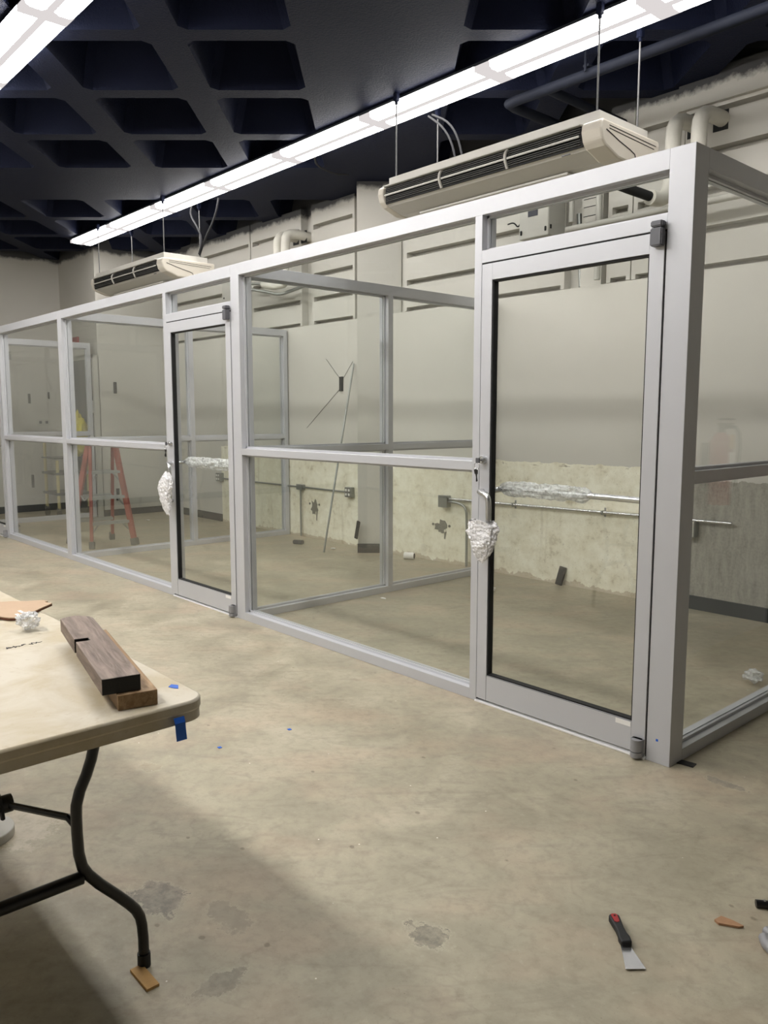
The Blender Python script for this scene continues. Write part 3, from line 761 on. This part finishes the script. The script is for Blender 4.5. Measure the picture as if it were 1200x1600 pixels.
# ================================================================ WALL SERVICES (lower)
conduit([(-3.70, 2.585, .625), (-.97, 2.585, .66)], .0125, 'bright metal conduit along the raw wall, ending open right of the corner post', 'steel', 0, ((-2.9, 2.585, .635, 'x'), (-2.0, 2.585, .645, 'x')))
conduit([(-3.72, 2.585, .60), (-3.54, 2.585, .60), (-3.45, 2.585, .56), (-3.44, 2.585, .44), (-3.44, 2.585, .01)], .0125, 'metal conduit bending down to the floor from the grey square box', 'galv', 2)
conduit([(-7.85, 2.59, .585), (-5.17, 2.59, .585)], .010, 'thin metal conduit linking the two outlet boxes left of the turned column', 'galv', 0)
conduit([(-6.05, 2.59, .58), (-6.05, 2.59, .01)], .010, 'thin vertical conduit dropping from the middle junction box', 'galv', 0)
def jbox(x, z, w, h, d, lab, outlet=False):
    t = thing('outlet_box' if outlet else 'junction_box', (x, YB - d / 2, z), lab, 'electrical box')
    m = MB(); m.box(x - w / 2, x + w / 2, YB - d, YB, z - h / 2, z + h / 2, bev=.004); m.build('body', M['galv'], t)
    if outlet:
        m = MB(); m.box(x - w / 2 + .006, x + w / 2 - .006, YB - d - .003, YB - d, z - h / 2 + .006, z + h / 2 - .006); m.build('cover_plate', M['steel'], t)
        for sx in (-1, 1):
            for sz in (-1, 1):
                m = MB(); m.box(x + sx * w * .22 - .013, x + sx * w * .22 + .013, YB - d - .007, YB - d - .003, z + sz * h * .22 - .013, z + sz * h * .22 + .013, bev=.003); m.build('socket', M['darkrail'], t)
    else:
        m = MB(); m.box(x - w / 2 - .002, x + w / 2 + .002, YB - d - .002, YB - d, z - h / 2 - .002, z + h / 2 + .002); m.build('cover_plate', M['galv'], t)
    return t
jbox(-3.73, .60, .11, .11, .06, 'grey square junction box where two conduits start on the raw wall')
jbox(-6.05, .585, .11, .06, .05, 'small grey junction box halfway between the two outlets')
jbox(-5.16, .585, .11, .11, .05, 'double outlet box beside the turned column', True)
jbox(-7.87, .60, .11, .11, .06, 'double outlet box seen through the farther door', True)
jbox(-1.28, .595, .11, .12, .06, 'outlet box under the conduit end, seen through the side glass', True)
t = thing('outlet_box', (-10.74, 1.33, 1.31), 'small grey outlet plate on the far left wall', 'electrical box')
m = MB(); m.box(-10.75, -10.735, 1.24, 1.42, 1.27, 1.36, bev=.003); m.build('cover_plate', M['boxgrey'], t)
for y in (1.28, 1.37): m = MB(); m.box(-10.737, -10.731, y - .02, y + .02, 1.295, 1.335, bev=.003); m.build('socket', M['darkgrey'], t)

# black rubber strips
def strip(pos, size, rot, lab, name='rubber_strip'):
    m = MB(); mt = Matrix.Translation(pos) @ rot
    sx, sy, sz = size; m.box(-sx / 2, sx / 2, -sy / 2, sy / 2, -sz / 2, sz / 2, mt, bev=.002)
    return tag(m.build(name, M['black'], None, pos), lab, 'rubber strip')
RY = lambda a: Matrix.Rotation(math.radians(a), 4, 'Y')
I4 = Matrix.Identity(4)
strip((-5.31, 2.610, 1.75), (.055, .018, .155), I4, 'black strip upright on the white wall, left of the turned column')
strip((-4.713, 2.328, .245), (.045, .014, .19), RY(14), 'black strip tilted against the left edge of the turned column, near the floor')
strip((-2.385, 2.590, .078), (.062, .02, .155), Matrix.Rotation(math.radians(8), 4, 'Y') @ Matrix.Rotation(math.radians(-12), 4, 'X'), 'black strip leaning on the raw wall behind the nearer door')
strip((-9.444, 1.88, 1.80), (.012, .045, .16), I4, 'black strip high on the side of the wall block above the ladder')
strip((-9.444, 1.86, .30), (.012, .045, .17), I4, 'black strip low on the side of the wall block behind the ladder')
strip((-10.744, 1.14, 1.66), (.012, .035, .14), I4, 'black strip high on the far left wall, the darker of two')
strip((-10.744, 1.42, 1.71), (.012, .025, .10), I4, 'small black strip high on the far left wall, above the outlet plate')
strip((-10.744, 1.13, .45), (.012, .04, .19), I4, 'black strip low on the far left wall above the skirting')
# chalk lines crossing behind the upper strip and the lower strip
def chalk(a, b, lab):
    m = MB(); m.tube([a, b], .0022, 5); return tag(m.build('string_line', M['wiregrey'], None, a), lab, 'string')
chalk((-5.58, 2.616, 2.03), (-5.33, 2.616, 1.80), 'thin grey line rising left from the upright black strip')
chalk((-5.95, 2.616, 1.27), (-5.35, 2.616, 1.69), 'thin grey line running down left from the upright black strip')
chalk((-5.12, 2.616, 1.98), (-5.29, 2.616, 1.80), 'thin grey line rising right from the upright black strip')

# leaning metal rod
m = MB(); m.tube([(-4.955, 2.08, .008), (-5.085, 2.60, 1.955)], .010, 10)
tag(m.build('metal_rod', M['galv'], None, (-4.955, 2.08, 0), smooth=True), 'thin metal rod leaning on the white wall beside the turned column', 'rod')

# ================================================================ THINGS INSIDE THE ROOMS
t = thing('tin_can', (-4.11, 2.49, 0), 'small open metal can lying on its side by the turned column', 'can')
cb = Matrix.Translation((-4.11, 2.49, .036)) @ Matrix.Rotation(math.radians(30), 4, 'Z')
m = MB(); m.cyl((-.05, 0, 0), (.05, 0, 0), .034, seg=20); m.xf(cb); m.build('can_body', M['white'], t, smooth=True)
m = MB(); m.cyl((.049, 0, 0), (.053, 0, 0), .026, seg=16); m.xf(cb); m.build('opening', M['gasket'], t)
m = MB(); m.box(-.06, .06, -.028, .028, 0, .045, Matrix.Translation((-5.62, 2.24, 0)) @ Matrix.Rotation(math.radians(25), 4, 'Z'), bev=.008)
tag(m.build('sanding_block', M['greyplastic'], None, (-5.62, 2.24, 0)), 'dark block on the floor left of the leaning rod', 'block')
def crumple(pos, r, seed, mat, name, lab, cat, sq=.6, sub=3, amp=.55):
    m = MB(); bmesh.ops.create_icosphere(m.b, subdivisions=sub, radius=1)
    for v in m.b.verts:
        n = v.co.normalized(); k = 1 + amp * noise.noise(n * 2.3 + Vector((seed, 0, 0))) + amp * .6 * noise.noise(n * 6 + Vector((0, seed, 0)))
        v.co = Vector((n.x * r[0] * k, n.y * r[1] * k, n.z * r[2] * k))
    zmin = min(v.co.z for v in m.b.verts)
    bmesh.ops.translate(m.b, verts=m.b.verts, vec=Vector(pos) + Vector((0, 0, -zmin)))
    return tag(m.build(name, M[mat], None, pos), lab, cat)
crumple((-.22, 1.27, .002), (.05, .04, .03), 2, 'film', 'plastic_scrap', 'crumpled clear plastic on the floor inside the side glass', 'plastic scrap')
crumple((-2.60, 1.98, .001), (.018, .02, .022), 5, 'white', 'paper_scrap', 'small white paper ball on the room floor by the nearer door stile', 'paper scrap', sub=2)
crumple((-5.10, 2.32, .001), (.03, .02, .006), 6, 'white', 'paper_scrap', 'flat white scrap on the floor right of the leaning rod', 'paper scrap', sub=2)
crumple((-3.0, 1.15, .001), (.03, .015, .004), 7, 'white', 'paper_scrap', 'sliver of white scrap on the floor behind the divider rail', 'paper scrap', sub=2)
crumple((-8.6, 1.9, .001), (.03, .02, .008), 8, 'white', 'paper_scrap', 'white scrap on the floor behind the ladder', 'paper scrap', sub=2)
crumple((-8.95, .30, .001), (.07, .05, .03), 9, 'greyplastic', 'grey_tool', 'grey lump on the floor behind the leftmost pane', 'tool', sub=2)

# red step ladder
t = thing('step_ladder', (-7.02, .62, 0), 'red fibreglass step ladder standing open behind the glass', 'ladder')
top = 1.10
F0, F1, R0, R1 = (-6.79, .40), (-6.76, .87), (-7.30, .36), (-7.33, .85)
T = {'f0': (-6.97, .50), 'f1': (-6.96, .77), 'r0': (-7.03, .50), 'r1': (-7.04, .77)}
def leg(a, b):
    m = MB(); A = Vector((a[0], a[1], .0)); B = Vector((b[0], b[1], top)); d = (B - A).normalized()
    q = d.to_track_quat('Z', 'X').to_matrix().to_4x4(); L = (B - A).length
    mm = Matrix.Translation(A) @ q
    m.box(-.030, .030, -.012, .012, .05, L, mm); m.box(-.030, .030, -.018, -.010, .05, L, mm); 
    o = m.build('rail', M['ladder'], t)
    m = MB(); m.box(-.040, .040, -.028, .028, 0, .08, mm, bev=.005); m.build('foot', M['greyplastic'], o)
leg(F0, T['f0']); leg(F1, T['f1']); leg(R0, T['r0']); leg(R1, T['r1'])
def lerp2(a, b, z): u = z / top; return (a[0] + (b[0] - a[0]) * u, a[1] + (b[1] - a[1]) * u)
for z in (.26, .53, .80):
    p = lerp2(F0, T['f0'], z); q = lerp2(F1, T['f1'], z)
    m = MB(); m.box(p[0] - .05, p[0] + .03, p[1], q[1], z - .012, z + .018); s_ = m.build('step', M['laddermetal'], t)
    m = MB()
    for yy, sg in ((p[1], 1), (q[1], -1)): m.tube([(p[0] - .01, yy + .01 * sg, z - .09), (p[0] - .01, yy + .08 * sg, z - .01)], .008, 6)
    m.build('brace', M['laddermetal'], s_)
    p = lerp2(R0, T['r0'], z); q = lerp2(R1, T['r1'], z)
    m = MB(); m.box(p[0] - .008, p[0] + .008, p[1], q[1], z - .02, z + .02); m.build('rear_brace', M['laddermetal'], t)
m = MB(); m.box(-7.10, -6.90, .46, .81, top - .01, top + .045, bev=.01); m.build('top_cap', M['ladder'], t)
for y in (.44, .82): m = MB(); m.tube([(-6.88, y, .56), (-7.05, y, .50), (-7.17, y, .56)], .007, 6); m.build('spreader', M['laddermetal'], t)

# yellow cart beyond the last divider
t = thing('janitor_cart', (-9.98, 1.25, 0), 'cart with pale yellow posts, grey shelves and a black wheel, near the dark door', 'cart')
for x in (-10.10, -9.64):
    for y in (1.10, 1.52):
        m = MB(); m.tube([(x, y, .13), (x, y, 1.05 if x < -10 else .80)], .022, 10); m.build('post', M['yellow'], t, smooth=True)
        m = MB(); m.cyl((x, y - .02, .055), (x, y + .02, .055), .055, seg=20); w = m.build('wheel', M['black'], t, smooth=True)
        m = MB(); m.box(x - .02, x + .02, y - .03, y + .03, .10, .14); m.build('fork', M['greyplastic'], w)
for z in (.32, .60): m = MB(); m.box(-10.14, -9.60, 1.06, 1.56, z, z + .035, bev=.005); m.build('shelf', M['greyplastic'], t)
m = MB(); m.box(-10.14, -9.60, 1.06, 1.56, .82, .835, bev=.003); m.build('shelf', M['greyplastic'], t)
t2 = crumple((-9.72, 1.43, .84), (.10, .13, .28), 11, 'yellowbag', 'yellow_bag', 'yellow vinyl bag slumped on top of the cart by the dark door', 'bag', amp=.35)
m = MB(); m.box(-10.28, -10.06, 1.618, 1.64, 2.405, 2.53); 
tag(m.build('wall_sign', M['exitred'], None, (-10.17, 1.63, 2.46)), 'small red sign above the dark door', 'sign')

# ================================================================ EXTINGUISHER (seen mirrored in the side glass)
t = thing('fire_extinguisher', (.50, 1.580, .92), 'red fire extinguisher seen mirrored in the side glass', 'fire extinguisher')
m = MB(); m.cyl((.50, 1.580, .90), (.50, 1.580, 1.26), .062, seg=28); m.cyl((.50, 1.580, 1.26), (.50, 1.580, 1.31), .062, .022, 28); m.build('cylinder', M['red'], t, smooth=True)
m = MB(); m.cyl((.50, 1.580, 1.31), (.50, 1.580, 1.35), .02); m.box(.44, .52, 1.568, 1.592, 1.35, 1.365); m.box(.43, .52, 1.568, 1.592, 1.38, 1.39); m.build('valve', M['blackmetal'], t)
m = MB(); m.tube([(.48, 1.580, 1.34), (.43, 1.640, 1.34), (.43, 1.665, 1.2), (.45, 1.660, 1.0)], .010, 8, 1); m.build('hose', M['black'], t, smooth=True)
m = MB(); m.box(.430, .437, 1.545, 1.615, 1.08, 1.20); m.build('instruction_label', M['white'], t)
m = MB(); m.box(.425, .431, 1.535, 1.585, 1.22, 1.30, Matrix.Identity(4)); m.build('tag', M['tapered'], t)
m = MB(); m.box(.56, .60, 1.550, 1.610, 1.0, 1.25); m.build('bracket', M['blackmetal'], t)

# ================================================================ TABLE
t = thing('folding_table', (-1.03, -2.35, 0), 'stained white plastic folding table with black tube legs', 'table')
def rrect(x0, x1, y0, y1, r, n=8):
    p = []
    for cx, cy, a0 in ((x1 - r, y1 - r, 0), (x0 + r, y1 - r, 90), (x0 + r, y0 + r, 180), (x1 - r, y0 + r, 270)):
        for k in range(n + 1):
            a = math.radians(a0 + 90 * k / n); p.append((cx + r * math.cos(a), cy + r * math.sin(a)))
    return p
m = MB(); m.prism(rrect(-1.95, -.125, -2.73, -1.985, .055), 'z', .712, .740); tt = m.build('tabletop', M['table'], t, smooth=True, bevel=.006)
m = MB(); o_ = rrect(-1.947, -.128, -2.727, -1.988, .052); i_ = rrect(-1.925, -.150, -2.705, -2.010, .032)
A = [m.b.verts.new((p[0], p[1], .714)) for p in o_]; B = [m.b.verts.new((p[0], p[1], .690)) for p in o_]
Cc = [m.b.verts.new((p[0], p[1], .690)) for p in i_]; Dd = [m.b.verts.new((p[0], p[1], .714)) for p in i_]
for i in range(len(o_)):
    j = (i + 1) % len(o_)
    for P_, Q_ in ((A, B), (B, Cc), (Cc, Dd)): m.b.faces.new((P_[i], P_[j], Q_[j], Q_[i]))
m.build('table_rim', M['table'], t, smooth=True)
def legset(xl, sgn):
    m = MB(); m.tube([(xl, -2.34, .670), (xl, -2.20, .672), (xl, -2.186, .64)], .014, 10); m.tube([(xl, -2.66, .672), (xl, -2.20, .672)], .014, 10)
    fr = m.build('leg_frame', M['blackmetal'], t, smooth=True)
    for s_ in (-1, 1):
        yc = -2.3575; f = lambda y: yc + s_ * (y - yc)
        pts = [(xl, f(-2.186), .70), (xl, f(-2.187), .64), (xl, f(-2.205), .57), (xl, f(-2.240), .50), (xl, f(-2.243), .44), (xl, f(-2.240), .34), (xl, f(-2.215), .29), (xl, f(-2.13), .195), (xl, f(-2.097), .15), (xl, f(-2.088), .10), (xl, f(-2.088), .012)]
        m = MB(); m.tube(pts, .0135, 12, 1); l = m.build('leg', M['blackmetal'], t, smooth=True)
        m = MB(); m.cyl((xl, f(-2.088), 0), (xl, f(-2.088), .035), .0165, seg=16); m.build('foot_cap', M['black'], l, smooth=True)
        m = MB(); m.tube([(xl, f(-2.243), .43), (xl - sgn * .02, f(-2.255), .452), (xl - sgn * .20, -2.352 , .452)], .0085, 8); m.build('brace', M['blackmetal'], t, smooth=True)
    m = MB(); m.tube([(xl, -2.235, .30), (xl, -2.48, .30)], .016, 12); m.build('crossbar', M['blackmetal'], t, smooth=True)
    m = MB(); m.tube([(xl - sgn * .19, -2.3575, .452), (xl - sgn * .55, -2.3575, .69)], .010, 8); b_ = m.build('brace', M['blackmetal'], t, smooth=True)
    m = MB(); m.cyl((xl - sgn * .19, -2.385, .452), (xl - sgn * .19, -2.33, .452), .022, seg=12); m.tube([(xl - sgn * .18, -2.36, .475), (xl - sgn * .16, -2.36, .43), (xl - sgn * .20, -2.35, .425)], .006, 6); m.build('brace_clip', M['blackmetal'], b_, smooth=True)
legset(-.31, 1); legset(-1.76, -1)
# handwriting on the top
m = MB(); x = 0
def scrib(p0, p1, n, amp, seed):
    random.seed(seed); pts = []
    p0 = Vector(p0); p1 = Vector(p1); d = (p1 - p0); nrm = Vector((-d.y, d.x, 0)).normalized()
    for i in range(n + 1): pts.append(p0 + d * (i / n) + nrm * amp * random.uniform(-1, 1) + d.normalized() * random.uniform(-.4, .4) * amp)
    m.tube(pts, .0013, 4, 1, .5)
e0 = Vector((-.862, -2.217, .7408)); e1 = Vector((-.868, -2.120, .7408))
scrib(e0, e0.lerp(e1, .55), 20, .013, 2); scrib(e0.lerp(e1, .0), e0.lerp(e1, .5), 8, .006, 4); scrib(e0.lerp(e1, .66), e1, 9, .012, 9)
m.build('handwriting', M['ink'], t)['label'] = 'illegible black pen scribble'

# timber offcuts
def timber(cx, cy, z0, L, Wd, T_, ang, notch, name, mat, endcol, lab):
    mm = Matrix.Translation((cx, cy, z0)) @ Matrix.Rotation(ang, 4, 'Z')
    th = thing('timber_block', (cx, cy, z0), lab, 'timber')
    h = Wd / 2
    if notch:
        poly = [(0, -h), (0, h), (-L + .05, h), (-L + .03, h - .006), (-L + .008, h - .03), (-L, 0), (-L + .004, -h + .02), (-L + .02, -h)]
        a, b, dp = -L * .585, -L * .54, .036
        poly += [(a, -h), (a, -h + dp), (b, -h + dp), (b, -h)]
    else: poly = [(0, -h), (0, h), (-L, h), (-L, -h)]
    m = MB(); m.prism(poly, 'z', 0, T_); m.xf(mm); m.build('timber', mat, th, bevel=.0015)
    m = MB(); m.box(0, .0012, -h + .001, h - .001, .001, T_ - .001); m.xf(mm); m.build('end_grain', endcol, th)['label'] = 'painted black end' if notch else 'sawn pale end'
    if notch:
        m = MB(); m.box(a + .0008, b - .0008, -h + dp - .0012, -h + dp, .001, T_ - .0008); m.box(b - .0012, b, -h + .001, -h + dp, .001, T_ - .0008); m.box(a, a + .0012, -h + .001, -h + dp, .001, T_ - .0008); m.xf(mm); m.build('notch_face', endcol, th)
    return th
timber(-.166, -2.143, .7405, .60, .089, .036, math.radians(-12.2), False, 'low', M['woodtan'], M['woodtan'], 'tan timber offcut lying underneath the notched grey one on the table')
timber(-.186, -2.172, .7770, .645, .086, .038, WA, True, 'top', M['woodgrey'], M['blackmetal'], 'weathered grey notched timber with black end, on top at the table corner')

# cardboard, plastic, tapes
th = thing('cardboard_piece', (-1.32, -2.05, .741), 'torn brown cardboard piece at the far edge of the table', 'cardboard')
poly = [(-1.46, -2.10), (-1.43, -2.03), (-1.395, -1.99), (-1.372, -1.938), (-1.345, -1.932), (-1.335, -1.946), (-1.302, -1.932), (-1.165, -2.085), (-1.185, -2.11), (-1.222, -2.128), (-1.215, -2.15), (-1.30, -2.22)]
m = MB(); m.prism(poly, 'z', .748, .751); m.build('sheet', M['cardboard'], th)
m = MB(); m.prism(poly, 'z', .7415, .7478); m.build('corrugated_edge', M['cardedge'], th)
m = MB(); m.box(-1.262, -1.225, -2.06, -2.05, .7512, .752, I4); m.box(-1.22, -1.16, -2.082, -2.072, .7512, .752, Matrix.Identity(4)); m.build('paper_label', M['white'], th)
crumple((-1.03, -2.100, .741), (.036, .032, .024), 21, 'film', 'plastic_wrap', 'crumpled clear plastic ball on the table beside the cardboard', 'plastic wrap', amp=.4, sub=4)
m = MB(); pts = [(-.118, -2.068, .712), (-.112, -2.068, .70), (-.114, -2.066, .68), (-.118, -2.062, .655)]
for a, b in zip(pts, pts[1:]):
    w = .013; A_ = [m.b.verts.new((a[0], a[1] - w, a[2])), m.b.verts.new((a[0], a[1] + w, a[2])), m.b.verts.new((b[0], b[1] + w, b[2])), m.b.verts.new((b[0], b[1] - w, b[2]))]; m.b.faces.new(A_)
bmesh.ops.remove_doubles(m.b, verts=m.b.verts, dist=1e-5); bmesh.ops.solidify(m.b, geom=m.b.faces[:], thickness=.0006)
tag(m.build('tape_strip', M['bluetape'], None, (-.118, -2.068, .712)), 'blue masking tape dangling from the table edge', 'tape')
m = MB(); m.prism([(-.262, -2.012), (-.245, -2.002), (-.222, -2.014), (-.236, -2.022), (-.25, -2.026)], 'z', .7402, .7412)
tag(m.build('tape_scrap', M['bluetape'], None, (-.24, -2.01, .740)), 'scrap of blue tape on the rounded table corner', 'tape')

# ================================================================ FLOOR THINGS (open floor)
th = thing('paint_scraper', (.47, -1.09, 0), 'black and red handled scraper with bright blade on the floor', 'scraper')
a = Vector((.392, -1.030, 0)); b = Vector((.548, -1.165, 0)); d = (b - a).normalized(); n = Vector((-d.y, d.x, 0)); L = (b - a).length
SM = Matrix.Identity(4); SM.col[0][:3] = d; SM.col[1][:3] = n; SM.col[3][:3] = a
m = MB(); poly = [(0.002, -.010), (.002, .010), (.010, .0155), (.03, .014), (.06, .0115), (.085, .0125), (.100, .016), (.122, .014), (.122, -.014), (.100, -.016), (.085, -.0125), (.06, -.0115), (.03, -.014), (.010, -.0155)]
m.prism(poly, 'z', .003, .022); m.xf(SM); m.build('handle', M['black'], th, smooth=True, bevel=.004)
m = MB(); m.prism([(.004, -.006), (.004, .006), (.010, .009), (.038, .007), (.042, 0), (.038, -.007), (.010, -.009)], 'z', .020, .0235); m.xf(SM); g_ = m.build('grip_inlay', M['red'], th, bevel=.001); g_['label'] = 'red grip inlay'
m = MB(); m.cyl((.014, 0, .0230), (.014, 0, .0242), .003, seg=12); m.xf(SM); m.build('hang_hole', M['gasket'], g_)
m = MB(); m.prism([(.110, -.013), (.110, .010), (.206, .022), (.206, -.030)], 'z', .004, .0055); m.xf(SM); m.build('blade', M['steel'], th)
m = MB(); m.prism([(.59, -.795), (.585, -.825), (.60, -.832), (.645, -.805), (.652, -.792), (.62, -.790)], 'z', .001, .007)
tag(m.build('wood_splinter', M['splint'], None, (.61, -.81, 0)), 'pointed splinter of brown wood on the floor, right of the scraper', 'wood scrap')
# shim under the table foot
m = MB(); mt = Matrix.Translation((-.262, -2.110, .0035)) @ Matrix.Rotation(math.radians(0), 4, 'Z')
m.box(-.048, .048, -.016, .016, -.0035, .0035, mt); tag(m.build('wood_shim', M['tapered'], None, (-.262, -2.128, 0)), 'pale wood shim on the floor in front of the table foot', 'wood scrap')
# tool handle and metal tool at the frame edge
th = thing('hand_tool', (.69, -.66, 0), 'black tool handle with a rivet, cut by the right edge of the picture', 'tool')
m = MB(); m.tube([(.633, -.672, .012), (.70, -.620, .012), (.80, -.54, .012)], .011, 12); m.build('handle', M['blackmetal'], th, smooth=True)
m = MB(); m.cyl((.652, -.658, .022), (.652, -.658, .0245), .004, seg=10); m.build('rivet', M['steel'], th)
m = MB(); m.box(.79, .90, -.56, -.46, .006, .010, Matrix.Identity(4)); m.build('blade', M['steel'], th)
th = thing('pliers', (.72, -.79, 0), 'bright metal tool with rounded jaws, cut by the right edge of the picture', 'tool')
m = MB(); m.tube([(.705, -.775, .012), (.735, -.79, .013), (.80, -.80, .012)], .013, 10, 1); m.build('jaw', M['galvdull'], th, smooth=True)
m = MB(); m.tube([(.715, -.81, .012), (.735, -.84, .014), (.80, -.87, .012)], .015, 10, 1); m.build('jaw', M['galvdull'], th, smooth=True)
# round steel plate under the table
m = MB(); m.cyl((-1.262, -2.212, 0), (-1.262, -2.212, .030), .10, seg=48); tag(m.build('round_plate', M['boxgrey'], None, (-1.262, -2.212, 0), smooth=True, bevel=.003), 'round grey disc lying on the floor under the table', 'disc')
# blue scraps on the open floor
for p, lab in (((-1.379, -1.241), 'tiny blue tape scrap on the floor nearer the table corner'), ((-1.343, -.905), 'tiny blue tape scrap on the floor nearer the glass')):
    m = MB(); m.prism([(p[0] - .010, p[1] - .006), (p[0] + .008, p[1] - .008), (p[0] + .010, p[1] + .007), (p[0] - .006, p[1] + .008)], 'z', .0005, .002)
    tag(m.build('tape_scrap', M['bluetape'], None, (p[0], p[1], 0)), lab, 'tape')
m = MB(); m.box(.004, .075, .06, .10, .0, .004, Matrix.Translation((0, 0, 0)) @ Matrix.Rotation(.15, 4, 'Z'))
tag(m.build('gasket_scrap', M['black'], None, (.04, .08, 0)), 'flat black scrap on the floor at the foot of the corner post', 'gasket scrap')
